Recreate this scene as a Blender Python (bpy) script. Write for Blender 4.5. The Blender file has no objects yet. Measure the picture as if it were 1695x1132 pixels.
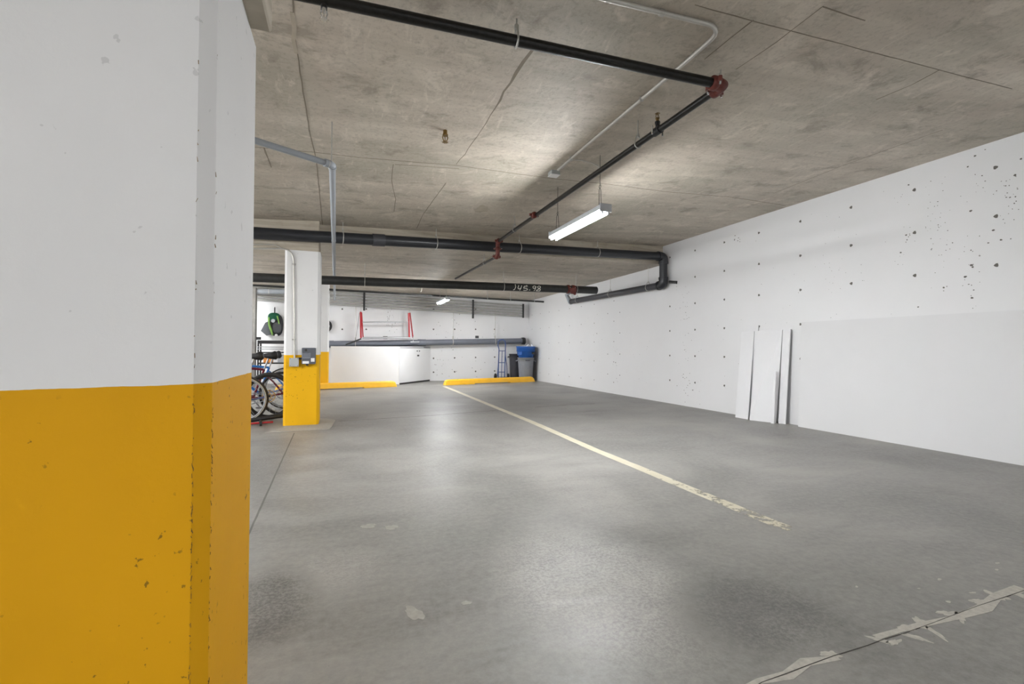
import bpy, math, random
from mathutils import Vector, Matrix

# ---------------------------------------------------------------- camera, world, exposure
F, YAW, PITCH, ROLL, H = 780.0, 0.34331, 0.014118, 0.0061267, 1.1
W, HH = 1695, 1132
cy, sy = math.cos(YAW), math.sin(YAW)
FWD = Vector((sy * math.cos(PITCH), cy * math.cos(PITCH), math.sin(PITCH)))
_r = Vector((cy, -sy, 0)); _u = _r.cross(FWD)
RGT = _r * math.cos(ROLL) + _u * math.sin(ROLL)
UP = _u * math.cos(ROLL) - _r * math.sin(ROLL)
CAM = Vector((0, 0, H))
scene = bpy.context.scene
C = scene.collection
cam = bpy.data.cameras.new('camera'); camo = bpy.data.objects.new('camera', cam); C.objects.link(camo)
cam.sensor_width = 36; cam.lens = F / W * 36; cam.clip_start = 0.05
M = Matrix(((RGT.x, UP.x, -FWD.x, 0), (RGT.y, UP.y, -FWD.y, 0), (RGT.z, UP.z, -FWD.z, H), (0, 0, 0, 1)))
camo.matrix_world = M
scene.camera = camo
world = bpy.data.worlds.new('world'); scene.world = world; world.use_nodes = True
world.node_tree.nodes['Background'].inputs[0].default_value = (0.8, 0.85, 0.9, 1)
world.node_tree.nodes['Background'].inputs[1].default_value = 0.05
vs = scene.view_settings
vs.view_transform = 'Standard'; vs.look = 'None'; vs.gamma = 1; vs.use_curve_mapping = False; vs.exposure = 1.16
TUBE_E = 165.0      # emission of the fluorescent tubes
LAMP_DOWN, LAMP_UP = 0.0, 0.0
# added soft fill lights, standing in for the unseen parkade left and behind
for nm, loc, rot, sx, sy_, e in (('front_fill_light', (-1, -4.9, 1.5), (math.pi / 2, 0, math.pi), 13, 2.7, 12), ('left_fill_light', (-7.9, 7.5, 1.45), (math.pi / 2, 0, -math.pi / 2), 15, 2.4, 235)):
    l = bpy.data.lights.new(nm, 'AREA'); l.shape = 'RECTANGLE'; l.size = sx; l.size_y = sy_; l.energy = e; l.color = (.965, .98, 1)
    o = bpy.data.objects.new(nm, l); C.objects.link(o); o.location = loc; o.rotation_euler = rot

# ---------------------------------------------------------------- geometry helpers
def ray(x, y): return FWD + RGT * ((x - W / 2) / F) - UP * ((y - HH / 2) / F)
def at(x, y, X=None, Y=None, Z=None):
    d = ray(x, y)
    t = X / d.x if X is not None else Y / d.y if Y is not None else (Z - H) / d.z
    return CAM + d * t
XR, YF, ZC, KC = 6.3085, 15.85, 3.2716, 0.0547
def zceil(X): return ZC - KC * (XR - X)
def atc(x, y, drop=0.0):            # the point of the upper ceiling seen at a pixel
    d = ray(x, y); t = (ZC - KC * XR - drop - H) / (d.z - KC * d.x)
    return CAM + d * t
random.seed(7)
def rnd(a, b): return random.uniform(a, b)

class MB:
    def __init__(s): s.v = []; s.f = []; s.m = []; s.sm = []
    def add(s, vs, fs, mat=0, smooth=False):
        o = len(s.v); s.v += [tuple(v) for v in vs]
        for f in fs: s.f.append(tuple(i + o for i in f)); s.m.append(mat); s.sm.append(smooth)
        return s
    def box(s, x0, y0, z0, x1, y1, z1, mat=0, b=0.0):
        if b <= 0:
            vs = [(x, y, z) for z in (z0, z1) for y in (y0, y1) for x in (x0, x1)]
            return s.add(vs, [(0, 2, 3, 1), (4, 5, 7, 6), (0, 1, 5, 4), (2, 6, 7, 3), (0, 4, 6, 2), (1, 3, 7, 5)], mat)
        # box with chamfered edges: three shells of 8 corners
        cx, cyy, cz = (x0 + x1) / 2, (y0 + y1) / 2, (z0 + z1) / 2
        hx, hy, hz = (x1 - x0) / 2, (y1 - y0) / 2, (z1 - z0) / 2
        idx = {}; vs = []
        for sx in (-1, 1):
            for sy_ in (-1, 1):
                for sz in (-1, 1):
                    for a in range(3):
                        p = [sx * (hx - b), sy_ * (hy - b), sz * (hz - b)]
                        p[a] += (sx, sy_, sz)[a] * b
                        idx[(sx, sy_, sz, a)] = len(vs); vs.append((cx + p[0], cyy + p[1], cz + p[2]))
        fs = []
        for a in range(3):
            o1, o2 = [k for k in range(3) if k != a]
            for sg in (-1, 1):
                q = []
                for s1, s2 in ((-1, -1), (1, -1), (1, 1), (-1, 1)):
                    k = [0, 0, 0]; k[a] = sg; k[o1] = s1; k[o2] = s2; q.append(idx[tuple(k) + (a,)])
                fs.append(q)
        for a in range(3):          # edge strips along axis a
            o1, o2 = [k for k in range(3) if k != a]
            for s1 in (-1, 1):
                for s2 in (-1, 1):
                    q = []
                    for sa, o in ((-1, o1), (-1, o2), (1, o2), (1, o1)):
                        k = [0, 0, 0]; k[a] = sa; k[o1] = s1; k[o2] = s2; q.append(idx[tuple(k) + (o,)])
                    fs.append(q)
        for sx in (-1, 1):
            for sy_ in (-1, 1):
                for sz in (-1, 1): fs.append([idx[(sx, sy_, sz, a)] for a in range(3)])
        return s.add(vs, fs, mat)
    def tube(s, pts, r, n=12, mat=0, closed=False, caps=True):
        P = [Vector(p) for p in pts]; k = len(P)
        rr = r if isinstance(r, (list, tuple)) else [r] * k
        vs = []; prev = None
        for i in range(k):
            if closed: t = (P[(i + 1) % k] - P[i - 1])
            else: t = P[min(i + 1, k - 1)] - P[max(i - 1, 0)]
            t.normalize()
            if prev is None:
                a = Vector((0, 0, 1)) if abs(t.z) < .9 else Vector((1, 0, 0))
                u = t.cross(a).normalized()
            else:
                u = (prev - t * prev.dot(t))
                u = u.normalized() if u.length > 1e-6 else t.orthogonal().normalized()
            prev = u; w = t.cross(u)
            for j in range(n):
                an = 2 * math.pi * j / n
                vs.append(P[i] + (u * math.cos(an) + w * math.sin(an)) * rr[i])
        fs = []
        for i in range(k if closed else k - 1):
            a = i * n; b = ((i + 1) % k) * n
            for j in range(n): fs.append((a + j, a + (j + 1) % n, b + (j + 1) % n, b + j))
        s.add(vs, fs, mat, True)
        if caps and not closed:
            s.add(vs[:n], [tuple(range(n))[::-1]], mat); s.add(vs[-n:], [tuple(range(n))], mat)
        return s
    def rod(s, a, b, r, n=8, mat=0): return s.tube([a, b], r, n, mat)
    def ring(s, c, axis, R, r, n=28, k=8, mat=0, a0=0, a1=2 * math.pi):
        c = Vector(c); ax = Vector(axis).normalized(); u = ax.orthogonal().normalized()
        if abs(ax.z) < .99: u = ax.cross(Vector((0, 0, 1))).normalized()
        w = ax.cross(u)
        full = abs(a1 - a0 - 2 * math.pi) < 1e-6
        cnt = n if full else n + 1
        pts = [c + (u * math.cos(a0 + (a1 - a0) * i / n) + w * math.sin(a0 + (a1 - a0) * i / n)) * R for i in range(cnt)]
        return s.tube(pts, r, k, mat, closed=full)
    def disc(s, c, axis, R, t, n=24, mat=0):
        c = Vector(c); ax = Vector(axis).normalized() * t / 2
        return s.tube([c - ax, c + ax], R, n, mat)
    def lathe(s, c, prof, n=24, mat=0, sx=1.0, sy=1.0, squ=0.0):
        vs = []
        for (r, z) in prof:
            for j in range(n):
                a = 2 * math.pi * j / n
                q = 1 + squ * (math.cos(4 * a)) * -1
                vs.append((c[0] + r * q * math.cos(a) * sx, c[1] + r * q * math.sin(a) * sy, c[2] + z))
        fs = []
        for i in range(len(prof) - 1):
            for j in range(n): fs.append((i * n + j, i * n + (j + 1) % n, (i + 1) * n + (j + 1) % n, (i + 1) * n + j))
        return s.add(vs, fs, mat, True)
    def prism(s, poly, ax0, ax1, mat=0):    # poly: list of Vector, extruded by vector ax1-ax0
        n = len(poly); a = [Vector(p) + Vector(ax0) for p in poly]; b = [Vector(p) + Vector(ax1) for p in poly]
        return s.add(a + b, [tuple(range(n))[::-1], tuple(range(n, 2 * n))] + [(i, (i + 1) % n, n + (i + 1) % n, n + i) for i in range(n)], mat)
    def build(s, name, mats, parent=None):
        me = bpy.data.meshes.new(name); me.from_pydata(s.v, [], s.f)
        if not isinstance(mats, (list, tuple)): mats = [mats]
        for m in mats: me.materials.append(m)
        me.polygons.foreach_set('material_index', s.m); me.polygons.foreach_set('use_smooth', s.sm)
        me.update()
        import bmesh
        bm = bmesh.new(); bm.from_mesh(me); bmesh.ops.recalc_face_normals(bm, faces=bm.faces); bm.to_mesh(me); bm.free()
        o = bpy.data.objects.new(name, me); C.objects.link(o)
        if parent is not None: o.parent = parent; o.matrix_parent_inverse = parent.matrix_world.inverted()
        return o

def tag(o, label=None, cat=None, group=None, kind=None):
    if label: o['label'] = label
    if cat: o['category'] = cat
    if group: o['group'] = group
    if kind: o['kind'] = kind
    return o
def thing(name, loc, label, cat, group=None, rz=0.0):
    o = bpy.data.objects.new(name, None); C.objects.link(o)
    o.empty_display_size = 0.1
    o.location = loc; o.rotation_euler = (0, 0, rz)
    o.matrix_world = Matrix.Translation(Vector(loc)) @ Matrix.Rotation(rz, 4, 'Z')
    return tag(o, label, cat, group)
def lpart(name, mb, m, root):       # a part whose mesh is in the thing's own coordinates
    o = mb.build(name, m); o.parent = root; return o
def copy_tree(o, parent=None):
    c = o.copy(); C.objects.link(c)
    if parent is not None: c.parent = parent
    for ch in list(o.children): copy_tree(ch, c)
    return c

# ---------------------------------------------------------------- materials
def S(r, g, b):
    f = lambda c: (c / 255 / 12.92) if c / 255 <= .04045 else ((c / 255 + .055) / 1.055) ** 2.4
    return (f(r), f(g), f(b), 1)
class NT:
    def __init__(s, name):
        s.mat = bpy.data.materials.new(name); s.mat.use_nodes = True; s.t = s.mat.node_tree; s.n = s.t.nodes; s.l = s.t.links
        s.b = s.n['Principled BSDF']
    def new(s, ty, **k):
        x = s.n.new(ty)
        for a, v in k.items(): setattr(x, a, v)
        return x
    def link(s, a, b): s.l.new(a, b)
    def coord(s, scale=(1, 1, 1), rot=(0, 0, 0)):
        tc = s.new('ShaderNodeNewGeometry'); mp = s.new('ShaderNodeMapping')
        mp.inputs['Scale'].default_value = scale; mp.inputs['Rotation'].default_value = rot
        s.link(tc.outputs['Position'], mp.inputs[0]); return mp.outputs[0]
    def noise(s, sc, det=6, rough=.6, vec=None, dist=0.0):
        x = s.new('ShaderNodeTexNoise'); x.inputs['Scale'].default_value = sc; x.inputs['Detail'].default_value = det
        x.inputs['Roughness'].default_value = rough; x.inputs['Distortion'].default_value = dist
        s.link(vec if vec else s.coord(), x.inputs['Vector']); return x.outputs['Fac']
    def ramp(s, fac, a, b, ca=(0, 0, 0, 1), cb=(1, 1, 1, 1)):
        x = s.new('ShaderNodeValToRGB'); x.color_ramp.elements[0].position = a; x.color_ramp.elements[1].position = b
        x.color_ramp.elements[0].color = ca; x.color_ramp.elements[1].color = cb
        s.link(fac, x.inputs[0]); return x.outputs[0]
    def mix(s, fac, a, b, mode='MIX'):
        x = s.new('ShaderNodeMix', data_type='RGBA', blend_type=mode)
        for inp, v in ((x.inputs[0], fac), (x.inputs[6], a), (x.inputs[7], b)):
            if isinstance(v, (float, int, tuple)): inp.default_value = v
            else: s.link(v, inp)
        return x.outputs[2]
    def math(s, op, a, b=0.0, clamp=False):
        x = s.new('ShaderNodeMath', operation=op); x.use_clamp = clamp
        for inp, v in ((x.inputs[0], a), (x.inputs[1], b)):
            if isinstance(v, (float, int)): inp.default_value = v
            else: s.link(v, inp)
        return x.outputs[0]
    def bump(s, h, st, d=.01):
        x = s.new('ShaderNodeBump'); x.inputs['Strength'].default_value = st; x.inputs['Distance'].default_value = d
        s.link(h, x.inputs['Height']); s.link(x.outputs[0], s.b.inputs['Normal'])
    def col(s, c): 
        if isinstance(c, tuple): s.b.inputs['Base Color'].default_value = c
        else: s.link(c, s.b.inputs['Base Color'])
    def rough(s, r):
        if isinstance(r, (float, int)): s.b.inputs['Roughness'].default_value = r
        else: s.link(r, s.b.inputs['Roughness'])
def simple(name, c, rough=.5, metal=0.0, var=.12, scale=12.0, bump=0.0, spec=.5):
    t = NT(name); n = t.noise(scale, 5)
    dark = tuple(x * (1 - var) for x in c[:3]) + (1,); lite = tuple(min(1, x * (1 + var)) for x in c[:3]) + (1,)
    t.col(t.ramp(n, .3, .7, dark, lite)); t.rough(rough); t.b.inputs['Metallic'].default_value = metal
    t.b.inputs['Specular IOR Level'].default_value = spec
    if bump: t.bump(t.noise(scale * 6, 4), bump, .004)
    return t.mat

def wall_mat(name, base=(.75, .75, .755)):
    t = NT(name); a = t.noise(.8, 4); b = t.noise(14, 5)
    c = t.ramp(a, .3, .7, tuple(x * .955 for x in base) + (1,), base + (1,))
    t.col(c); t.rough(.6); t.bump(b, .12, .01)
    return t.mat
M_wall = wall_mat('white_painted_concrete', (.665, .665, .67))  # same white paint, darkened to offset the strong light from the near lamps
M_wallb = wall_mat('white_back_wall_light_lifted', (.83, .83, .835))  # same white paint, lightened in colour to make up for weaker light

def concrete_ceiling():
    t = NT('bare_formwork_concrete')
    v1 = t.coord((.25, 1.6, 1)); v2 = t.coord((1.8, .35, 1), (0, 0, .25)); v3 = t.coord()
    a = t.noise(1.6, 8, .65, v1, .5); b = t.noise(1.5, 8, .65, v2, .4); c = t.noise(.9, 4, .5, v3)
    base = t.mix(t.ramp(a, .34, .66), S(168, 160, 146), S(208, 199, 185))
    base = t.mix(t.math('MULTIPLY', t.ramp(b, .4, .68), .55), base, S(186, 173, 160))
    base = t.mix(t.math('MULTIPLY', t.ramp(c, .45, .7), .5), base, S(160, 156, 141))
    blot = t.ramp(t.noise(2.6, 7, .62, v3, .8), .57, .66)
    base = t.mix(t.math('MULTIPLY', blot, .6), base, S(214, 204, 190))
    fine = t.noise(30, 5, .7, v3)
    sc = t.ramp(t.noise(5, 8, .72, t.coord((2.2, .5, 1), (0, 0, .35)), .6), .57, .67)
    base = t.mix(t.math('MULTIPLY', sc, .5), base, S(222, 212, 198))
    dk = t.ramp(t.noise(3.2, 7, .7, t.coord((.8, 1, 1)), .4), .34, .46, (1, 1, 1, 1), (0, 0, 0, 1))
    base = t.mix(t.math('MULTIPLY', dk, .55), base, S(124, 114, 100))
    base = t.mix(t.math('MULTIPLY', t.ramp(fine, .3, .5, (1, 1, 1, 1), (0, 0, 0, 1)), .35), base, S(110, 101, 88))
    t.col(base); t.rough(.62); t.bump(t.noise(9, 8, .7, v3), .25, .02)
    return t.mat
M_ceil = concrete_ceiling()
def beam_mat():
    t = NT('pale_board_marked_concrete'); v = t.coord((.3, 1, 5))
    a = t.noise(2.2, 7, .65, v); b = t.noise(4, 6)
    c = t.mix(t.ramp(a, .35, .65), S(158, 148, 132), S(196, 188, 172))
    c = t.mix(t.math('MULTIPLY', t.ramp(b, .55, .7), .5), c, S(140, 128, 112))
    t.col(c); t.rough(.75); t.bump(a, .3, .02); return t.mat
M_beam = beam_mat()
M_joint = simple('dark_joint', S(128, 119, 105), .8)
M_fin = simple('pale_mortar_fin', S(176, 166, 150), .8)

def floor_mat():
    t = NT('trowelled_floor_concrete'); v = t.coord(); vs_ = t.coord((.5, 2.2, 1), (0, 0, .2))
    a = t.noise(.75, 6, .6, v, .5); b = t.noise(1.6, 8, .65, vs_, .6); c = t.noise(26, 6, .75, v)
    base = t.mix(t.ramp(a, .32, .68), S(110, 109, 106), S(151, 149, 144))
    base = t.mix(t.math('MULTIPLY', t.ramp(b, .35, .55, (1, 1, 1, 1), (0, 0, 0, 1)), .55), base, S(100, 98, 95))
    base = t.mix(t.math('MULTIPLY', t.ramp(c, .35, .65), .34), base, S(172, 169, 162))
    # pale pitted wear, plus lighter and darker patches, each with its own shape
    def tone_patch(px, py, rx, ry, amt, base, col=S(184, 181, 174)):
        p = at(px, py, Z=0); g = t.new('ShaderNodeNewGeometry'); m = t.new('ShaderNodeMapping', vector_type='TEXTURE')
        m.inputs['Location'].default_value = (p.x, p.y, 0); m.inputs['Scale'].default_value = (rx, ry, 1)
        t.link(g.outputs['Position'], m.inputs[0]); ln = t.new('ShaderNodeVectorMath', operation='LENGTH'); t.link(m.outputs[0], ln.inputs[0])
        d = t.math('SUBTRACT', 1.0, ln.outputs['Value'], True)
        grain = t.ramp(t.noise(60, 4, .8, v), .44, .56); soft = t.ramp(t.noise(5, 5, .7, v), .3, .7)
        k = t.math('MULTIPLY', t.math('MULTIPLY', t.math('MULTIPLY', d, 2.0, True), amt), t.mix(.5, grain, soft))
        return t.mix(k, base, col)
    base = tone_patch(985, 960, .55, .8, .8, base); base = tone_patch(690, 800, .45, 1.6, .2, base); base = tone_patch(660, 760, .5, .8, .3, base)
    base = tone_patch(560, 940, .3, .3, .4, base); base = tone_patch(960, 810, .4, 1.0, .4, base)
    base = tone_patch(1250, 1010, .45, .35, .9, base, S(90, 89, 86)); base = tone_patch(440, 1000, .25, .4, .9, base, S(78, 76, 72))
    base = tone_patch(450, 760, .3, 1.5, .8, base, S(88, 86, 83))
    pit = t.ramp(t.noise(48, 3, .5, v), .70, .74); pa = t.ramp(t.noise(1.1, 3, .5, v), .46, .6)
    base = t.mix(t.math('MULTIPLY', t.math('MULTIPLY', pit, pa), .7), base, S(76, 74, 70))
    t.col(base)
    r = t.math('ADD', t.math('MULTIPLY', t.ramp(b, .3, .7), .18), .36); t.rough(r)
    t.b.inputs['Specular IOR Level'].default_value = .34
    t.bump(c, .10, .01); return t.mat
M_floor = floor_mat()
M_patch = simple('pale_floor_scuff', S(156, 153, 146), .6, var=.14, scale=30)
M_repair = simple('crack_repair_mortar', S(180, 176, 167), .75, var=.16, scale=40, bump=.4)
M_crack = simple('open_crack', S(70, 67, 62), .9)
M_saw = simple('saw_cut', S(98, 96, 92), .8)

def line_paint():
    t = NT('worn_cream_line_paint'); g = t.new('ShaderNodeNewGeometry'); sep = t.new('ShaderNodeSeparateXYZ'); t.link(g.outputs['Position'], sep.inputs[0])
    wear = t.noise(9, 8, .75); 
    fade = t.new('ShaderNodeMapRange'); fade.inputs[1].default_value = 4.4; fade.inputs[2].default_value = 2.0; fade.inputs[3].default_value = 0.0; fade.inputs[4].default_value = .23
    t.link(sep.outputs['Y'], fade.inputs[0])
    a = t.ramp(t.math('SUBTRACT', wear, fade.outputs[0]), .26, .34)
    t.col(t.mix(t.ramp(t.noise(5, 4), .3, .7), S(196, 189, 166), S(208, 202, 182))); t.rough(.5)
    t.link(a, t.b.inputs['Alpha']); return t.mat
M_line = line_paint()

def column_mat(name, zl, slope, x0, yel=(207, 151, 26)):
    """white paint above, yellow paint below a hand-masked edge; scuffs and chips in the yellow"""
    t = NT(name); g = t.new('ShaderNodeNewGeometry'); sep = t.new('ShaderNodeSeparateXYZ'); t.link(g.outputs['Position'], sep.inputs[0])
    h = t.math('ADD', sep.outputs['Z'], t.math('MULTIPLY', t.math('SUBTRACT', sep.outputs['X'], x0), slope))
    h = t.math('ADD', h, t.math('MULTIPLY', t.noise(18, 3), .004))
    m = t.math('LESS_THAN', h, zl + .002)
    n = t.noise(1.6, 5); yc = t.ramp(n, .3, .7, S(*[int(c * .965) for c in yel]), S(*yel))
    chips = t.ramp(t.noise(46, 3, .5), .675, .70); low = t.ramp(t.noise(2.2, 2), .50, .58)
    yc = t.mix(t.math('MULTIPLY', t.math('MULTIPLY', chips, low), .8), yc, S(110, 84, 30))
    scr = t.ramp(t.noise(9, 6, .7, t.coord((1, 1, .25)), 1.0), .66, .70)
    yc = t.mix(t.math('MULTIPLY', scr, .25), yc, S(150, 108, 26))
    w = t.ramp(t.noise(1.2, 4), .3, .7, (.72, .72, .72, 1), (.77, .77, .77, 1))
    wch = t.ramp(t.noise(30, 3, .5), .70, .72); w = t.mix(t.math('MULTIPLY', wch, .4), w, (.4, .4, .4, 1))
    t.col(t.mix(m, w, yc)); t.rough(.65); t.b.inputs['Specular IOR Level'].default_value = .12; t.bump(t.noise(40, 5), .12, .005); return t.mat

M_yellow = simple('yellow_stop_paint', S(247, 188, 46), .5, var=.08, scale=4, bump=.1)
M_recess = simple('shaded_concrete_recess', S(98, 95, 90), .9)
M_black = simple('black_steel_pipe', S(24, 24, 23), .28, 0.3, .45, 30, .2)
M_rustblack = simple('rust_flecked_black_pipe', S(20, 19, 17), .3, .3, .7, 45, .35)
M_abs = simple('dark_abs_plastic', S(38, 40, 45), .34, 0, .12, 6)
M_abs2 = simple('lighter_abs_coupling', S(60, 61, 66), .45, 0, .08)
M_dkgrey = simple('dusty_dark_grey_pipe', S(54, 55, 55), .45, .2, .2, 10, .1)
M_red = simple('red_oxide_casting', S(104, 48, 40), .5, .1, .25, 18, .2)
M_zinc = simple('galvanised_steel', S(188, 188, 184), .35, .8, .12, 18)
M_emt = simple('satin_conduit', S(196, 194, 188), .4, .55, .08, 8)
M_condgrey = simple('grey_painted_conduit', S(182, 182, 178), .42, .3, .1, 8)
M_pvc = simple('grey_pvc', S(150, 156, 163), .45, 0, .06, 6)
M_farpvc = simple('slate_grey_pvc', S(112, 116, 126), .4, 0, .08, 5)
M_brass = simple('aged_brass', S(128, 104, 62), .4, .8, .3, 30)
M_chrome = simple('chrome', S(222, 224, 226), .18, .9, .05)
M_lampbody = simple('grey_lamp_housing', S(186, 190, 196), .45, .1, .05)
M_box = simple('grey_steel_box', S(176, 180, 180), .5, .2, .06, 8)
M_meter = simple('dark_grey_meter_plastic', S(86, 90, 98), .5, 0, .1, 20)
M_paper = simple('white_label_paper', S(232, 232, 232), .6, 0, .03)
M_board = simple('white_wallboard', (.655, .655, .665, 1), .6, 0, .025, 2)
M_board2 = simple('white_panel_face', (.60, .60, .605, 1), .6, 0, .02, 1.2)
M_cabinet = simple('white_cabinet_paint', (.84, .84, .84, 1), .5, 0, .02, 2)
M_dark = simple('near_black', S(26, 26, 28), .5, 0, .2)
M_rubber = simple('tyre_rubber', S(34, 34, 36), .7, 0, .2, 40)
M_tyre_wall = simple('pale_tyre_stripe', S(198, 194, 184), .6)
M_blue = simple('blue_bin_plastic', S(38, 92, 168), .45, 0, .08)
M_bluesteel = simple('blue_painted_tube', S(44, 72, 128), .4, .2, .1)
M_bin = simple('grey_bin_plastic', S(128, 131, 138), .5, 0, .06)
M_bindark = simple('charcoal_bin_plastic', S(62, 62, 68), .5, 0, .08)
M_film = simple('clear_plastic_bag', S(222, 224, 226), .3, 0, .05)
M_redrail = simple('red_fibreglass', S(176, 40, 46), .5, 0, .1)
M_alu = simple('aluminium', S(206, 208, 210), .35, .7, .05)
M_maroon = simple('maroon_frame_paint', S(110, 22, 44), .3, .2, .1)
M_frameblue = simple('blue_frame_paint', S(36, 104, 176), .3, .2, .1)
M_frameviolet = simple('slate_blue_frame_paint', S(76, 84, 128), .35, .2, .1)
M_gold = simple('tan_disc', S(190, 158, 104), .4, .6, .1)
M_silver = simple('bike_silver', S(170, 174, 180), .35, .7, .1)
M_green = simple('green_nylon', S(22, 92, 66), .8, 0, .2, 20, .3)
M_lime = simple('lime_trim', S(140, 190, 90), .6, 0, .1)
M_bagblack = simple('black_nylon', S(44, 46, 50), .75, 0, .25, 25, .3)
M_bagmesh = simple('grey_mesh_fabric', S(84, 86, 90), .8, 0, .15, 60, .3)
M_orange = simple('orange_plastic', S(226, 150, 70), .5)
M_chalk = simple('white_paint_marker', S(236, 234, 224), .8, 0, .12, 60)
M_post = simple('raw_grey_post', S(120, 118, 114), .7, 0, .15, 8)
def emit(name, st):
    t = NT(name); t.b.inputs['Emission Color'].default_value = (.965, .982, 1, 1); t.b.inputs['Emission Strength'].default_value = st
    t.col((.9, .9, .9, 1)); return t.mat
M_tube = emit('lit_fluorescent_tube', TUBE_E)

# ================================================================ STRUCTURE
XL, YB = -8.0, -5.0
fl = MB()
fl.add([(XL, YB, 0), (XR + .2, YB, 0), (XR + .2, YF + .2, 0), (XL, YF + .2, 0), (XL, YB, -.2), (XR + .2, YB, -.2), (XR + .2, YF + .2, -.2), (XL, YF + .2, -.2)],
       [(0, 1, 2, 3), (7, 6, 5, 4), (0, 4, 5, 1), (1, 5, 6, 2), (2, 6, 7, 3), (3, 7, 4, 0)])
floor = tag(fl.build('floor', M_floor), kind='structure')
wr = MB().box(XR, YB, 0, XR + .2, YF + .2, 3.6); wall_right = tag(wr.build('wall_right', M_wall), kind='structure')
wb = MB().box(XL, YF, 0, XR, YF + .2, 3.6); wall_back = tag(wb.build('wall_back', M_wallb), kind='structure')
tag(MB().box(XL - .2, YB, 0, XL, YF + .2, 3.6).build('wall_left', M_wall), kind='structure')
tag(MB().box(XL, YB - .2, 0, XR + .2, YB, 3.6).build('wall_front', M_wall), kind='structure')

# upper slab, step face, lower slab
pL = atc(535, 372); pR = at(1097.3, 406, X=XR)
def yface(X): return pL.y + (X - pL.x) * (pR.y - pL.y) / (pR.x - pL.x)
pLL = at(531, 396, Y=pL.y - .02)
def zlow(X, Y):
    zn = pLL.z + (X - pLL.x) * (2.885 - pLL.z) / (XR - pLL.x)          # at the step
    zf = 2.93 + (X + .44) * (2.83 - 2.93) / (XR + .44)               # at the back wall
    s = (Y - yface(X)) / (YF - yface(X)); s = min(1, max(0, s)) ** .6
    return zn + (zf - zn) * s
cm = MB(); xs = [XL, -4, -1.2, -.35, 1, 2.5, 4, 5.2, XR + .2]
for a, b in zip(xs, xs[1:]):
    cm.add([(a, YB, zceil(a)), (b, YB, zceil(b)), (b, yface(b), zceil(b)), (a, yface(a), zceil(a))], [(0, 1, 2, 3)])
    cm.add([(a, YB, 3.7), (b, YB, 3.7), (b, YF + .2, 3.7), (a, YF + .2, 3.7)], [(0, 1, 2, 3)])
ceiling = tag(cm.build('ceiling', M_ceil), kind='structure')
lm = MB(); ysn = 10
g = [[(x, yface(x) + (YF + .1 - yface(x)) * j / ysn) for x in xs] for j in range(ysn + 1)]
vs_ = []; fs_ = []
for row in g:
    for (x, y) in row: vs_.append((x, y, zlow(x, y)))
nx = len(xs)
for j in range(ysn):
    for i in range(nx - 1): fs_.append((j * nx + i, j * nx + i + 1, (j + 1) * nx + i + 1, (j + 1) * nx + i))
lm.add(vs_, fs_, 0, True)
for a, b in zip(xs, xs[1:]):
    lm.add([(a, yface(a), zlow(a, yface(a))), (b, yface(b), zlow(b, yface(b))), (b, yface(b), zceil(b) + .05), (a, yface(a), zceil(a) + .05)], [(0, 1, 2, 3)], 1)
lower = tag(lm.build('ceiling', [M_ceil, M_beam]), kind='structure')

# formwork joints in the slab: thin fins and grooves
def strip(name, pts, w, mat, parent, dz, jitter=.15, up=-1, wf=None):
    mb = MB(); P = [Vector(p) for p in pts]; Q = []
    for a, b in zip(P, P[1:]):
        n = max(1, int((b - a).length / .12))
        for i in range(n): Q.append(a.lerp(b, i / n))
    Q.append(P[-1]); vs = []
    for i, q in enumerate(Q):
        t = (Q[min(i + 1, len(Q) - 1)] - Q[max(i - 1, 0)]); t.z = 0; t.normalize(); nrm = Vector((-t.y, t.x, 0))
        ww = (wf(i / max(1, len(Q) - 1)) if wf else w) * rnd(1 - jitter, 1 + jitter) / 2
        off = nrm * rnd(-1, 1) * w * jitter
        vs += [q + off + nrm * ww + Vector((0, 0, up * dz)), q + off - nrm * ww + Vector((0, 0, up * dz)),
               q + off - nrm * ww - Vector((0, 0, up * .004)), q + off + nrm * ww - Vector((0, 0, up * .004))]
    fs = []
    for i in range(len(Q) - 1):
        for k in range(4): fs.append((i * 4 + k, i * 4 + (k + 1) % 4, i * 4 + 4 + (k + 1) % 4, i * 4 + 4 + k))
    fs += [(0, 1, 2, 3), tuple(len(vs) - 4 + k for k in (3, 2, 1, 0))]
    mb.add(vs, fs)
    return mb.build(name, mat, parent)
def cj(px, w=.012, mat=None, wf=None, j=.3): strip('formwork_joint', [atc(*p) for p in px], w, mat or M_joint, ceiling, .0015, j, -1, wf)
cj([(483, -20), (488, 60), (497, 120), (512, 215), (524, 268), (534, 372)], .009)
cj([(483, 20), (489, 88)], .03, M_fin)
cj([(893, 66), (880, 84), (835, 152), (812, 190), (790, 226), (756, 272)], .03, None, lambda s: .03 * max(.18, 1 - s * 1.5))
cj([(418, 243), (520, 252), (600, 261), (757, 274), (845, 286), (920, 296), (1000, 304), (1100, 317), (1210, 326), (1300, 340)], .009)
cj([(654, 272), (760, 279)], .007); cj([(651, 272), (648, 300), (655, 330), (652, 350)], .008)
cj([(738, 303), (700, 355), (690, 378)], .008)
cj([(437, 244), (449, 277)], .012)
cj([(1247, 33), (1210, 62), (1166, 98)], .006); cj([(1360, 12), (1312, 49), (1285, 70), (1218, 115)], .005)
cj([(1150, 8), (1248, 35), (1300, 49), (1392, 72), (1430, 83), (1488, 98), (1540, 112), (1600, 128), (1675, 147)], .006)
cj([(1361, 11), (1432, 34)], .006); cj([(1555, 116), (1510, 140), (1450, 165)], .007)
cj([(1560, 215), (1400, 272), (1280, 320)], .006)
def lowpt(x, y):
    z = 2.75
    for _ in range(12): p = at(x, y, Z=z); z = zlow(p.x, p.y)
    return at(x, y, Z=z)
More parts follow.
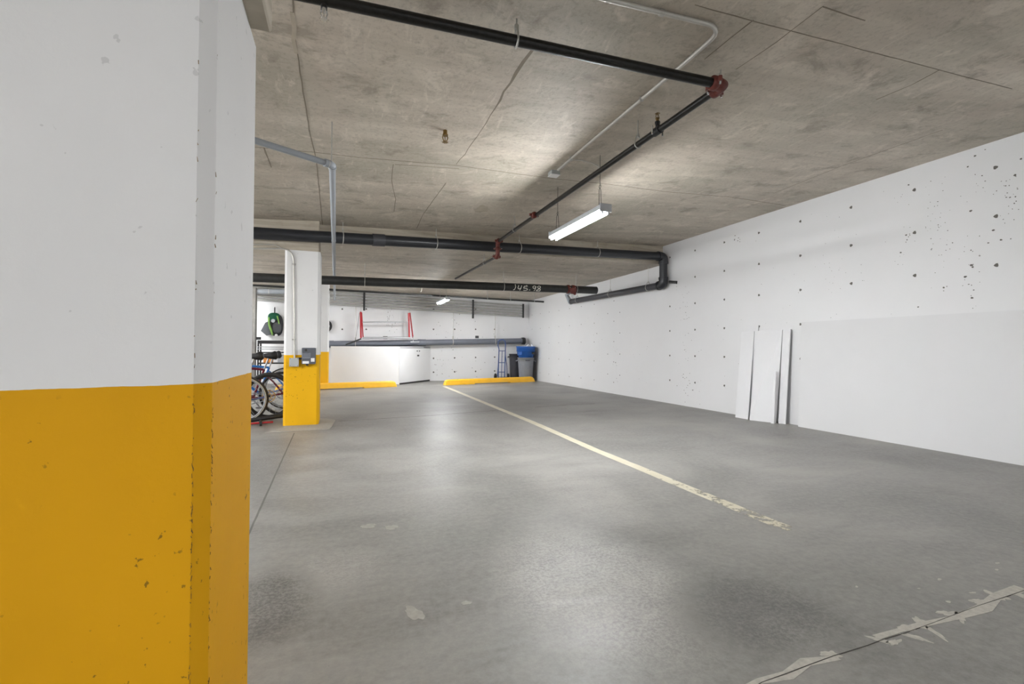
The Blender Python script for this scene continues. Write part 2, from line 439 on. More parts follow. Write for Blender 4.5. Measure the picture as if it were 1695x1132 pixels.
strip('formwork_joint', [lowpt(*p) for p in [(418, 438.5), (530, 443), (600, 449), (718, 458.5)]], .03, M_joint, lower, .002, .25)
strip('formwork_joint', [lowpt(*p) for p in [(830, 414), (790, 440), (765, 455)]], .012, M_joint, lower, .002, .25)
# pale repair patches on the slab
def blob(name, c, rx, ry, mat, parent, up=1, ang=0.0, n=40, rough=.22, h=.0012):
    mb = MB(); ph = [rnd(0, 6.28) for _ in range(4)]; ring = []
    for i in range(n):
        a = 2 * math.pi * i / n
        k = 1 + rough * (math.sin(2 * a + ph[0]) * .5 + math.sin(3 * a + ph[1]) * .5 + math.sin(5 * a + ph[2]) * .4 + math.sin(8 * a + ph[3]) * .3)
        x, y = rx * k * math.cos(a), ry * k * math.sin(a)
        ring.append(Vector((c.x + x * math.cos(ang) - y * math.sin(ang), c.y + x * math.sin(ang) + y * math.cos(ang), c.z + up * h)))
    if up < 0:
        for v in ring: v.z = zceil(v.x) - h
    low = [v - Vector((0, 0, up * (h + .003))) for v in ring]
    mb.add(ring + low, [tuple(range(n))] + [(i, (i + 1) % n, n + (i + 1) % n, n + i) for i in range(n)])
    return mb.build(name, mat, parent)
blob('slab_patch', atc(797, 346), .1, .16, M_fin, ceiling, -1)

# tie holes and bug holes of the walls (small, joined into one part per wall)
def dimple(mb, p, axis, r, flat=1.0, n=9):
    ax = Vector(axis); u = ax.cross(Vector((0, 0, 1))).normalized(); w = Vector((0, 0, 1)); ph = rnd(0, 6)
    vs = [p + ax * .002 + (u * math.cos(2 * math.pi * i / n) * flat + w * math.sin(2 * math.pi * i / n)) * r * (1 + .18 * math.sin(2 * i + ph)) for i in range(n)]
    mb.add(vs + [v - ax * .006 for v in vs], [tuple(range(n))] + [(i, (i + 1) % n, n + (i + 1) % n, n + i) for i in range(n)])
SPC = .7348
th = MB(); AXR = (-1, 0, 0)
for i in range(0, 8):
    for j in range(0, 6):
        Y = 2.8744 + i * SPC; z = 2.9975 - j * .5047
        if i == 0 and j < 1: pass
        if z > .3: dimple(th, Vector((XR, Y, z)), AXR, .019)
for c in range(-1, 7):
    for j in range(5):
        Y = 11.12 + c * SPC; z = 2.3008 - j * .5047
        if c == -1: Y = 10.15
        if z > .2 and Y < YF - .1: dimple(th, Vector((XR, Y, z)), AXR, .014)
for (x, y) in [(1026, 517), (1006, 519), (1026, 551), (1026, 586), (1006, 586), (1026, 621), (1006, 619), (1019, 600), (988, 552)]:
    dimple(th, at(x, y, X=XR), AXR, .014)
tag(th.build('tie_holes', M_recess, wall_right), kind='stuff')
bg = MB()
def cluster(cx, cy_, n, sx, sy_, r0, r1, plane='R'):
    for _ in range(n):
        x, y = random.gauss(cx, sx), random.gauss(cy_, sy_)
        if plane == 'R':
            p = at(x, y, X=XR)
            if 0.05 < p.z < ZC - .05 and p.y < YF: dimple(bg, p, AXR, rnd(r0, r1) * .72, rnd(.6, 1.5), 6)
for a in [(1540, 350, 26, 14, 60, .003, .007), (1560, 400, 24, 10, 45, .003, .008), (1610, 430, 30, 10, 50, .003, .008), (1672, 330, 26, 8, 30, .004, .009),
          (1620, 300, 10, 20, 40, .003, .008), (1505, 393, 6, 6, 6, .005, .01), (1480, 400, 16, 30, 50, .003, .006), (1400, 420, 14, 30, 30, .003, .006),
          (1135, 560, 20, 5, 40, .006, .010), (1137, 640, 16, 6, 14, .007, .013), (1130, 500, 14, 5, 20, .005, .009), (1220, 400, 8, 6, 8, .007, .012),
          (1020, 600, 10, 4, 20, .006, .011), (990, 590, 12, 4, 50, .005, .01), (930, 560, 16, 25, 40, .004, .008), (1060, 600, 10, 20, 40, .005, .008),
          (1300, 480, 20, 40, 60, .003, .006), (1380, 470, 10, 12, 20, .003, .007), (1180, 600, 16, 25, 40, .004, .007)]: cluster(*a)
for (x, y, r) in [(1614, 258, .012), (1602, 276, .010), (1680, 290, .014), (1504, 306, .011), (1607, 349, .014), (1644, 381, .012), (1645, 381, .01), (1608, 439, .016), (1610, 442, .012), (1598, 458, .015), (1609, 493, .014), (1562, 476, .012), (1657, 397, .012), (1636, 402, .009), (1491, 418, .012), (1690, 263, .011), (1520, 508, .01), (1500, 389, .012)]:
    dimple(bg, at(x, y, X=XR), AXR, r * .75, 1.2, 8)
tag(bg.build('bug_holes', M_recess, wall_right), kind='stuff')
tb = MB()
for px in (566.5, 606.2, 717.6, 752.5, 787.2, 818.8):
    for py in (511.5, 545, 593, 616):
        yy = py + (px - 717) * -.02 if py > 560 else py
        dimple(tb, at(px, yy, Y=YF), (0, -1, 0), .028)
for _ in range(60):
    p = at(rnd(718, 840), rnd(520, 628), Y=YF); dimple(tb, p, (0, -1, 0), rnd(.006, .014), rnd(.6, 1.3), 6)
for _ in range(26):
    p = at(rnd(640, 660), random.gauss(530, 14), Y=YF); dimple(tb, p, (0, -1, 0), rnd(.006, .014), 1, 6)
tag(tb.build('tie_holes', M_recess, wall_back), kind='stuff')

# ---------------------------------------------------------------- floor markings, joints, repairs
pts = [at(735.5, 639.5, Z=0), at(880.5, 698.5, Z=0), at(985, 744.5, Z=0), at(1120, 800, Z=0), at(1260, 857.7, Z=0), at(1310, 877, Z=0)]
strip('painted_line', [p for p in pts], .105, M_line, floor, .0015, .03, 1)
strip('floor_joint', [at(487, 717, Z=0), at(420, 865, Z=0), at(395, 922, Z=0)], .012, M_saw, floor, .001, .1, 1)
strip('floor_joint', [at(560, 697, Z=0), at(700, 688.7, Z=0), at(824, 679, Z=0)], .018, M_saw, floor, .001, .2, 1)
strip('floor_joint', [at(885, 674, Z=0), at(940, 670, Z=0), at(985, 668, Z=0)], .02, M_saw, floor, .001, .4, 1)
cr = [(1240, 1142), (1262, 1130), (1300, 1115), (1340, 1100), (1380, 1085), (1437, 1069), (1460, 1060), (1497, 1048), (1531, 1036), (1580, 1018), (1620, 1003), (1660, 989), (1700, 976)]
strip('crack_repair', [at(*p, Z=0) for p in cr[:5]], .03, M_repair, floor, .0012, .5, 1)
strip('crack_repair', [at(*p, Z=0) for p in cr[6:]], .045, M_repair, floor, .0012, .5, 1)
strip('crack', [at(*p, Z=0) for p in cr], .0035, M_crack, floor, .0018, .7, 1)
for (x, y, rx, ry) in [(1375, 1083, .03, .02), (1455, 1059, .03, .015), (1480, 1063, .035, .012), (1500, 1040, .04, .018), (1516, 1055, .04, .014), (1525, 1031, .04, .025), (1545, 1045, .05, .012), (1570, 1015, .04, .02), (1590, 1022, .04, .014), (1620, 996, .04, .02), (1650, 986, .04, .03), (1685, 984, .05, .02)]:
    blob('crack_repair', at(x, y, Z=0), rx, ry, M_repair, floor, 1, rnd(0, 3), 36, .35, .001)
for (x, y, rx, ry) in [(1555, 959, .014, .007), (1570, 996, .014, .007), (1521, 974, .008, .004), (1651, 932, .016, .007), (1650, 943, .014, .006), (1610, 981, .018, .006), (1418, 971, .01, .005)]:
    blob('paint_fleck', at(x, y, Z=0), rx, ry, M_repair, floor, 1, rnd(-.5, .5), 10, .3, .0008)
blob('floor_scuff', at(610, 871, Z=0), .05, .035, M_patch, floor); blob('floor_scuff', at(648, 873, Z=0), .035, .04, M_patch, floor)
blob('floor_scuff', at(772, 998, Z=0), .022, .015, M_patch, floor)
blob('floor_scuff', at(686, 1015, Z=0), .03, .06, M_patch, floor, 1, .5)
# pale concrete collar around the middle column
pad = [at(437, 716.5, Z=0), at(470, 707, Z=0), at(478, 690, Z=0), at(540, 693, Z=0), at(555, 695, Z=0), at(549, 707, Z=0), at(545, 710.5, Z=0), at(500, 713, Z=0)]
pm = MB(); pm.prism(pad, (0, 0, -.003), (0, 0, .004)); pm.build('column_collar', M_patch, floor)

# ================================================================ COLUMNS AND BEAMS
def col_mesh(x0, y0, x1, y1, z1, ch):
    p = [Vector(q) for q in [(x0 + ch, y0, 0), (x1 - ch, y0, 0), (x1, y0 + ch * 1.2, 0), (x1, y1 - ch, 0), (x1 - ch, y1, 0), (x0 + ch, y1, 0), (x0, y1 - ch, 0), (x0, y0 + ch, 0)]]
    return MB().prism(p, (0, 0, 0), (0, 0, z1))
m1 = column_mat('near_column_paint', 1.019, -.02, -.3, (218, 160, 22))
c1 = MB(); p = [(-1.05, 1.19), (-.304, 1.19), (-.2995, 1.196), (-.2765, 1.222), (-.276, 1.226), (-.276, 1.70), (-.30, 1.725), (-1.05, 1.725)]
c1.prism([Vector((a, b, 0)) for a, b in p], (0, 0, 0), (0, 0, 2.068))
col1 = tag(c1.build('concrete_column', m1), 'big white concrete column with yellow lower half, nearest the camera', 'column')
# ragged lip of dried paint along the chamfer
lip = MB()
for (xx, yy) in ((-.304, 1.19), (-.2765, 1.2235)):
    z = .02
    while z < 2.06:
        L = rnd(.015, .07)
        if random.random() < .3: lip.tube([(xx, yy, z), (xx + rnd(-.0006, .0006), yy, z + L)], [rnd(.0004, .0010), rnd(.0003, .0008)], 5)
        z += L + rnd(0, .05)
lip.build('paint_ridge', m1, col1)
gr = MB()
for _ in range(170):
    e = random.random() < .6; xx, yy = ((-.304, 1.19) if e else (-.2765, 1.2235)); z = rnd(.15, .98) if random.random() < .9 else rnd(1.02, 2.0)
    L = rnd(.002, .012); gr.tube([(xx + rnd(-.001, .003), yy - .0002, z), (xx + rnd(-.001, .003), yy - .0002, z + L)], [rnd(.0003, .0011), rnd(.0002, .0009)], 5)
tag(gr.build('grime_flecks', simple('grime', S(112, 86, 34), .9, var=.3), col1), kind='stuff')
hx = at(450, 56, Z=2.068)
b1 = MB().box(XL, 1.0, 2.068, hx.x, hx.y, zceil(-.2) + .02, 0, .006)
tag(b1.build('concrete_beam', M_beam), 'pale board-marked concrete beam over the nearest column', 'beam')
q0 = at(467.8, 705.4, Z=0)
m2 = column_mat('middle_column_paint', .994, -.01, -.5, (233, 178, 28))
col2 = tag(col_mesh(q0.x, q0.y, -.325, q0.y + .48, 2.47, .03).build('concrete_column', m2), 'white and yellow concrete column carrying the grey meter box', 'column')
b2 = MB().box(XL, q0.y - .005, 2.468, -.345, q0.y + .5, zceil(-.345) + .02, 0, .006)
tag(b2.build('concrete_beam', M_beam), 'pale concrete beam end above the column with the meter box', 'beam')
m3 = column_mat('far_column_paint', .985, 0, -.5, (236, 180, 38))
c3x = at(543, 640, Y=13.45).x
tag(col_mesh(c3x - .5, 13.45, c3x, 13.95, 2.86, .03).build('concrete_column', m3), 'farthest white and yellow column, half hidden behind the metered one', 'column')
# raw post at far left
pa, pb = at(417, 560, Y=15.2), at(424, 560, Y=15.2)
tag(MB().box(pa.x - .12, 15.1, 0, pb.x, 15.3, 2.8, 0, .01).build('steel_post', M_post), 'dark grey post at the edge of the back wall by the backpack', 'post')

# ================================================================ PIPES
def rodhanger(name, parent, p, axis, r, ztop, mat=M_zinc):
    """threaded rod, clevis loop and nut carrying a pipe at p"""
    loop = MB(); ax = Vector(axis).normalized(); u = ax.cross(Vector((0, 0, 1))).normalized(); R = r + .004
    pts = [p + u * R * math.cos(a) + Vector((0, 0, R * math.sin(a))) for a in [math.pi * k / 14 for k in range(14, 29)]]
    top = p + Vector((0, 0, R + .045))
    pts = [top - u * .012] + [p - u * R * .95 + Vector((0, 0, R * .4))] + pts + [p + u * R * .95 + Vector((0, 0, R * .4))] + [top + u * .012]
    loop.tube(pts, .006, 6); loop.disc(top, (0, 0, 1), .014, .022, 6)
    rd = MB().rod(top, Vector((p.x, p.y, ztop)), .0055, 6)
    o = loop.build(name, mat, parent); rd.build('threaded_rod', mat, o)
def groove_clamp(mb, c, axis, r, w=.05):
    c = Vector(c); ax = Vector(axis).normalized(); u = ax.cross(Vector((0, 0, 1))).normalized() if abs(ax.z) < .9 else Vector((1, 0, 0)); v = ax.cross(u)
    mb.tube([c - ax * w / 2, c - ax * w * .3, c + ax * w * .3, c + ax * w / 2], [r + .006, r + .016, r + .016, r + .006], 20)
    for s in (-1, 1):
        q = c + u * s * (r + .028); mb.tube([q - v * .016, q + v * .016], .014, 8)
def bolts(parent, mat, c, axis, r):
    c = Vector(c); ax = Vector(axis).normalized(); u = ax.cross(Vector((0, 0, 1))).normalized() if abs(ax.z) < .9 else Vector((1, 0, 0)); v = ax.cross(u)
    for s in (-1, 1):
        q = c + u * s * (r + .028); MB().tube([q - v * .034, q + v * .034], .0075, 6).build('bolt', mat, parent)

# sprinkler main: along X overhead, elbow, then back along Y
ZS = 2.85; el = at(1197, 141, Z=ZS)
sp = thing('sprinkler_pipe', el, 'black steel sprinkler pipe turning a corner below the slab with red elbow', 'pipe')
lft = at(545, 1, Z=ZS); d = (lft - el).normalized(); far_l = el + d * 4.2
MB().tube([el + d * .05, far_l], .03, 20).build('pipe_run', M_rustblack, sp)
m881 = at(884, 356, Z=ZS); e2 = at(824, 400, Z=ZS)
def dirY(a, b): return (Vector(b) - Vector(a)).normalized()
dy = dirY(el, e2)
MB().tube([el + dy * .05, e2 - dy * .02], .026, 18).build('pipe_run', M_black, sp)
eb = MB(); corner = [el + d * .07, el + d * .035, el + (d + dy) * .008, el + dy * .035, el + dy * .07]
eb.tube(corner, [.036, .040, .043, .040, .036], 16); groove_clamp(eb, el + d * .075, d, .030); groove_clamp(eb, el + dy * .075, dy, .028)
eo = eb.build('elbow', M_red, sp); eo['label'] = 'dark red grooved elbow'
bolts(eo, M_chrome, el + d * .075, d, .03); bolts(eo, M_chrome, el + dy * .075, dy, .028); bb = MB(); bb.rod(el + Vector((-.02, 0, .04)), el + Vector((-.02, 0, .10)), .005, 6); bb.build('bolt', M_chrome, eo)
k1 = MB(); groove_clamp(k1, m881, dy, .026, .07); ko = k1.build('coupling', M_red, sp); ko['label'] = 'small rusty red coupling'
bolts(ko, M_zinc, m881, dy, .026)
# drop at the step and lower continuation
z2 = at(822, 424, Y=e2.y + .02).z; e3 = Vector((e2.x, e2.y, z2))
dr = MB(); dr.tube([e2 - dy * .05, e2 - dy * .02, e2 + Vector((0, 0, -.03)), (e2 + e3) / 2, e3 + Vector((0, 0, .03)), e3 + dy * .03, e3 + dy * .06], [.034, .038, .036, .032, .036, .038, .034], 14)
groove_clamp(dr, e2 - dy * .06, dy, .028); groove_clamp(dr, (e2 + e3) / 2, (0, 0, 1), .028); groove_clamp(dr, e3 + dy * .06, dy, .028)
do = dr.build('drop_fitting', M_red, sp); do['label'] = 'red double elbow stepping the pipe down'
bolts(do, M_chrome, (e2 + e3) / 2, (0, 0, 1), .028); bolts(do, M_chrome, e3 + dy * .06, dy, .028)
e4 = at(754, 461, Y=9.86)
MB().tube([e3 + dy * .04, e4], .022, 14).build('pipe_run', M_black, sp)
r1 = at(857, 62, Z=ZS)
def on_line(a, b, px):  # the point of the 3-D line a-b seen at image column px
    best = None
    for i in range(401):
        q = a.lerp(b, i / 400); dd = q - CAM; x = W / 2 + F * dd.dot(RGT) / dd.dot(FWD)
        if best is None or abs(x - px) < best[0]: best = (abs(x - px), q)
    return best[1]
h1 = on_line(el, far_l, 856); rodhanger('pipe_hanger', sp, h1, d, .03, zceil(h1.x))
h2 = on_line(el, e2, 1056); rodhanger('pipe_hanger', sp, h2, dy, .026, zceil(h2.x))
h3 = on_line(el, e2, 852); rodhanger('pipe_hanger', sp, h3, dy, .026, zceil(h3.x))
h4 = on_line(e3, e4, 802); rodhanger('pipe_hanger', sp, h4, dy, .022, zlow(h4.x, h4.y))
# sprinkler heads
def sprinkler(name, p, upv, label, mat, s=1.0, parent=None):
    t = thing(name, p, label, 'sprinkler') if parent is None else parent
    o = Vector(p) if parent is not None else Vector((0, 0, 0)); P = (lambda n, mb, mt: mb.build(n, mt, t)) if parent is not None else (lambda n, mb, mt: lpart(n, mb, mt, t))
    k = upv * s
    a = MB().tube([o, o + Vector((0, 0, .03 * k))], .014 * s, 8); a.tube([o + Vector((0, 0, .026 * k)), o + Vector((0, 0, .034 * k))], .019 * s, 6); P('sprinkler_body', a, mat)
    b = MB()
    for sx in (-1, 1): b.tube([o + Vector((sx * .012 * s, 0, .03 * k)), o + Vector((sx * .017 * s, 0, .045 * k)), o + Vector((sx * .012 * s, 0, .062 * k)), o + Vector((0, 0, .072 * k))], .0032 * s, 6)
    b.tube([o + Vector((0, 0, .034 * k)), o + Vector((0, 0, .066 * k))], .0025 * s, 6); P('frame_arms', b, mat)
    c = MB(); c.disc(o + Vector((0, 0, .075 * k)), (0, 0, 1), .017 * s, .002, 14)
    for i in range(8):
        a_ = i * math.pi / 4; c.box(o.x + math.cos(a_) * .02 * s - .003, o.y + math.sin(a_) * .02 * s - .003, o.z + .074 * k - .001, o.x + math.cos(a_) * .02 * s + .003, o.y + math.sin(a_) * .02 * s + .003, o.z + .074 * k + .001)
    P('deflector', c, mat); return t
h5 = on_line(el, e2, 1089)
tm = MB(); tm.tube([h5 - dy * .04, h5 + dy * .04], .033, 14); tm.tube([h5, h5 + Vector((0, 0, .06))], .016, 10); tm.tube([h5 + Vector((0, 0, .055)), h5 + Vector((0, 0, .075))], .021, 6)
to = tm.build('saddle_tee', M_dark, sp); sprinkler('', h5 + Vector((0, 0, .072)), 1, '', M_brass, .9, to)
bolts(to, M_chrome, h5, dy, .022)
pc = atc(737, 216)
sprinkler('sprinkler', pc, -1, 'small aged brass sprinkler head poking straight out of bare slab', M_brass, 1.35)
hp = on_line(el, far_l, 536)
tg = MB().tube([hp, hp - Vector((0, 0, .045))], .016, 10).build('head_tee', M_dark, sp)
sprinkler('', hp - Vector((0, 0, .03)), -1, '', M_chrome, .95, tg)

# dark ABS drain: along the step, elbow at the right wall, down, back along the wall
XA = XR - .125
A2 = at(1098, 424.5, X=XA); A1 = at(417, 385.5, Y=7.12)
dA = (A1 - A2).normalized(); A0 = A2 + dA * 12
ab = thing('drain_pipe', A2, 'thick charcoal plastic drain pipe under the slab step, elbowing down the right wall', 'pipe')
ra = .082
MB().tube([A2 + dA * .12, A0], ra, 24).build('pipe_run', M_abs, ab)
A3 = Vector((XA, A2.y, at(1100, 471, X=XA).z)); A4 = at(945, 499, X=XA)
MB().tube([A2 - Vector((0, 0, .12)), A3 + Vector((0, 0, .12))], ra * .97, 24).build('pipe_drop', M_abs, ab)
def elbow(a, da, db, r, name, mat, parent, L=.14):
    da = Vector(da).normalized(); db = Vector(db).normalized(); P = [a + da * L, a + da * L * .6]
    for k in range(1, 6):
        s = k / 6; P.append(a + da * L * .6 * (1 - s) ** 2 + db * L * .6 * s ** 2)
    P += [a + db * L * .6, a + db * L]
    mb = MB().tube(P, r, 22); mb.tube([a + da * (L - .03), a + da * (L + .015)], r * 1.09, 22); mb.tube([a + db * (L - .03), a + db * (L + .015)], r * 1.09, 22)
    return mb.build(name, mat, parent)
elbow(A2, dA, (0, 0, -1), ra * 1.08, 'elbow', M_abs, ab)
dW = (A4 - A3).normalized()
elbow(A3, (0, 0, 1), dW, ra * 1.08, 'elbow', M_abs, ab)
MB().tube([A3 + dW * .12, A4], ra * .85, 22).build('wall_run', M_abs2, ab)
kp = on_line(A2, A0, 628); MB().tube([kp - dA * .09, kp + dA * .09], ra * 1.12, 24).build('coupling', M_abs2, ab)
for px in (567, 721, 860, 988):
    q = on_line(A2, A0, px); rodhanger('pipe_hanger', ab, q, dA, ra, zceil(q.x), M_emt)
for px in (1073, 1010, 956):
    q = on_line(A3, A4, px); rodhanger('pipe_hanger', ab, q, dW, ra * .85, zlow(q.x, q.y), M_emt)
mb = MB(); mb.disc(A4, dW, ra * 1.0, .06, 20); mb.tube([A4 + Vector((0, .05, 0)), at(938, 488, X=XA - .02), at(946, 481, X=XA - .02)], [.07, .06, .07], 12)
mb.build('trap_fitting', M_pvc, ab)
tag(MB().tube([Vector((XR - .05, A3.y - .1, A3.z + .05)), Vector((XR - .01, A3.y - .28, A3.z + .02))], .03, 10).build('pipe_sleeve', M_dkgrey, ab), kind=None)

# second big pipe across the room, capped, with red tee, painted number
Y2 = 9.9; B0 = at(987, 480.5, Y=Y2); B1 = at(600, 466, Y=Y2); dB = (B1 - B0).normalized(); BE = B0 + dB * 12
b2p = thing('fire_main', B0, 'long dark grey pipe crossing the room with red tee and open end', 'pipe')
rb = .088
bm_ = MB().tube([B0, BE], rb, 24, caps=False); bm_.tube([B0 + dB * .005, B0 + dB * .01], rb * .9, 20); bo = bm_.build('pipe_run', M_dkgrey, b2p)
q = on_line(B0, BE, 944)
tt = MB(); groove_clamp(tt, q - dB * .07, dB, rb, .09); groove_clamp(tt, q + dB * .06, dB, rb, .07)
tt.tube([q, q + Vector((0, -.12, -.04))], [.055, .06], 14); tt.disc(q + Vector((0, -.13, -.045)), (0, -1, -.3), .075, .02, 14); tt.tube([q + dB * -.07 + Vector((0, -.05, -.05)), q + dB * -.07 + Vector((0, -.1, -.12))], .035, 10)
to2 = tt.build('grooved_tee', M_red, b2p); to2['label'] = 'brick red grooved tee clamp'
bolts(to2, M_zinc, q - dB * .07, dB, rb); bolts(to2, M_zinc, q + dB * .06, dB, rb)
for px in (603, 833, 954):
    h = on_line(B0, BE, px); rodhanger('pipe_hanger', b2p, h, dB, rb, zlow(h.x, h.y), M_emt)
# painted number 145.98 as brush strokes lying on the pipe skin
STROKES = [([(0.35, 1.15), (0.40, .6), (0.22, .1), (0, .0)], 0),
           ([(1.0, .95), (.82, .45), (.95, .25), (1.35, .42)], 0), ([(1.55, .95), (1.4, .4), (1.25, -.02)], 0),
           ([(2.7, .85), (2.05, .8), (1.9, .45), (2.55, .42), (2.7, .15), (2.4, -.02), (1.95, .02)], 0), ([(2.55, .82), (2.5, 1.05)], 0),
           ([(3.0, .12), (3.22, .12)], 0),
           ([(4.3, .85), (3.98, .97), (3.68, .75), (3.78, .48), (4.1, .5), (4.3, .8)], 0), ([(4.32, .85), (4.2, .4), (4.02, -.05)], 0),
           ([(4.75, .5), (4.6, .8), (4.9, .98), (5.2, .85), (5.15, .6), (4.75, .5), (5.2, .35), (5.15, 0), (4.45, -.05), (4.5, .15), (4.9, .35)], 0)]
s0 = on_line(B0, BE, 848.5); s1 = on_line(B0, BE, 894); L = (s1 - s0); un = L.length / 5.3; Ld = L.normalized()
Nv = Vector((0, -1, -.12)); Nv = (Nv - Ld * Nv.dot(Ld)).normalized(); Vv = Ld.cross(Nv) * -1
if Vv.z < 0: Vv = -Vv
GL_ = {}
for k_, (pts_, _) in enumerate(STROKES):
    tx = GL_.setdefault((0, 1, 1, 2, 2, 3, 4, 4, 5)[k_], MB())
    Q = []
    for (a, b) in pts_:
        h = (b - .5) * .118 - .006; ang = max(-1.2, min(1.2, h / rb))
        Q.append(s0 + Ld * a * un + (Nv * math.cos(ang) + Vv * math.sin(ang)) * (rb + .001))
    QQ = []
    for a, b in zip(Q, Q[1:]):
        for k in range(4): QQ.append(a.lerp(b, k / 4))
    QQ.append(Q[-1]); tx.tube(QQ, .0085, 6)
for tx in GL_.values(): tx.build('painted_digit', M_chalk, bo)

# grey PVC pipe: comes from the left, elbow, runs straight back to the rack
ZP = 2.572; G0 = at(550, 273, Z=ZP); G1 = at(417, 231, Z=ZP); G2 = at(554, 492, Z=ZP)
gdir = (G1 - G0).normalized(); GL = G0 + gdir * 5
gp = thing('conduit_pipe', G0, 'light grey plastic pipe with a white elbow hanging below the slab', 'pipe')
MB().tube([G0 + gdir * .03, GL], .024, 16).build('pipe_run', M_pvc, gp)
gy = (G2 - G0).normalized(); GE = Vector((G2.x, 15.3, ZP)) if G2.y > 15.3 else G2
MB().tube([G0 + gy * .03, G0 + gy * ((15.5 - G0.y) / gy.y)], .026, 16).build('pipe_run', M_pvc, gp)
elbow(G0, gdir, gy, .029, 'elbow', M_pvc, gp, .05)
gs = on_line(G0, G2, 552); 
for yy in (6.9, 10.3): 
    qq = G0 + gy * ((yy - G0.y) / gy.y); MB().tube([qq, qq + gy * .05], .030, 16).build('coupling', M_pvc, gp)
rd = MB().rod(G0 + Vector((-.006, 0, .02)), Vector((G0.x - .006, G0.y, zceil(G0.x))), .005, 6); rd.ring(G0 + gdir * .035, gdir, .029, .004, 20, 6)
rd.build('pipe_hanger', M_zinc, gp)
for yy in (9.6,):
    qq = G0 + gy * ((yy - G0.y) / gy.y); MB().rod(qq + Vector((-.03, 0, 0)), Vector((qq.x - .03, qq.y, zlow(qq.x, qq.y))), .004, 6).build('pipe_hanger', M_zinc, gp)

# ceiling conduit with bend, junction box, flex tail to the lamp
rc = .0135
K = [(930, -28), (1010, -2), (1094, 21)]
P = [atc(*k, .018) for k in [(930, -24), (1000, -2), (1160, 37)]]
bend = [atc(*k, .018) for k in [(1170, 39), (1178, 42), (1183.5, 47), (1185, 53), (1183, 59), (1177, 66)]]
box_p = atc(917, 284, .02)
cd = thing('ceiling_conduit', bend[3], 'thin silver conduit bending across the slab to a junction box', 'conduit')
MB().tube(P + bend + [atc(1127, 109.6, .018), atc(971, 240.5, .018), atc(924, 281, .018)], rc, 12).build('conduit_run', M_emt, cd)
for px in ((1095, 22), (1059, 168 - 10), (944, 262 - 8)):
    pass
for k in ((1095, 21.5), (1062, 164), (946, 262)):
    q = atc(*k, .018); MB().box(q.x - .016, q.y - .012, q.z - .016, q.x + .016, q.y + .012, q.z + .02, 0, .003).build('conduit_strap', M_zinc, cd)
bx = thing('junction_box', atc(917, 284), 'small square junction box on slab where the silver conduit ends', 'electrical box')
z0 = zceil(box_p.x) - atc(917, 284).z
lpart('box_body', MB().box(-.05, -.05, -.045, .05, .05, .004, 0, .003), M_box, bx)
lpart('cover_plate', MB().box(-.054, -.054, -.049, .054, .054, -.045, 0, .001), M_paper, bx)
fx = MB().tube([atc(930, 279, .02), atc(941, 268, .016), atc(950, 264.5, .014), atc(962, 265, .014), atc(980, 270, .014), atc(990, 275, .016), atc(993, 283, .05)], .0055, 8)
fx.build('flex_whip', M_emt, cd)

# far rack of conduits under the back of the ceiling
YR = 15.66
rk = thing('conduit_rack', at(700, 505, Y=YR), 'rack of five parallel grey conduits high on the back wall', 'conduit')
for i in range(5):
    a = at(545, 483.2 + 4.9 * i, Y=YR); b = at(866, 506.2 + 4.3 * i, Y=YR); a2 = a + (a - b) * .42
    tag(MB().tube([a2, b], .033, 12).build('conduit', M_condgrey, rk))
for px, ya, yb in ((603, 484, 514), (783, 496, 527), (866, 503, 526)):
    a = at(px, ya, Y=YR - .06); b = at(px, yb, Y=YR - .06)
    MB().box(a.x - .03, YR - .085, b.z, a.x + .03, YR - .045, a.z, 0, .004).build('strut_channel', M_dkgrey, rk)
# thin dark pipe under the low slab
a = at(530, 478.5, Y=13.6); b = at(900, 499.5, Y=13.6); a = a + (a - b) * .8
tp = thing('thin_pipe', b, 'thin dark pipe just below the low slab in front of the conduit rack', 'pipe')
MB().tube([a, b], .028, 12).build('pipe_run', M_dkgrey, tp)
for px in (806, 845, 884):
    q = on_line(a, b, px); rodhanger('pipe_hanger', tp, q, (b - a), .028, zlow(q.x, q.y), M_zinc)
for (x, y, l) in ((690, 483, 'pale hook hanging from the low slab above the ladder'),):
    q = lowpt(x, y - 6)
    if q.y > 13.2: q.y = 13.2
    hk = MB(); zz = zlow(q.x, 13.2); hk.tube([Vector((q.x, 13.2, zz)), Vector((q.x, 13.2, zz - .16)), Vector((q.x - .02, 13.2, zz - .2)), Vector((q.x - .05, 13.2, zz - .19))], .01, 6)
    tag(hk.build('ceiling_hook', M_emt), l, 'hook')
# pale duct above the conduits, seen left of the middle column
a = at(417, 482, Y=15.2); b = at(466, 482.5, Y=15.2); c_ = b + (b - a) * .9; a = a + (a - b) * 4
dt = thing('grey_pipe', b, 'pale blue-grey pipe above the conduits between the two nearest columns', 'pipe')
MB().tube([a, c_], .075, 16).build('pipe_run', M_pvc, dt)
q = on_line(a, c_, 445.5); rodhanger('pipe_hanger', dt, q, (1, 0, 0), .075, zlow(q.x, q.y), M_emt)
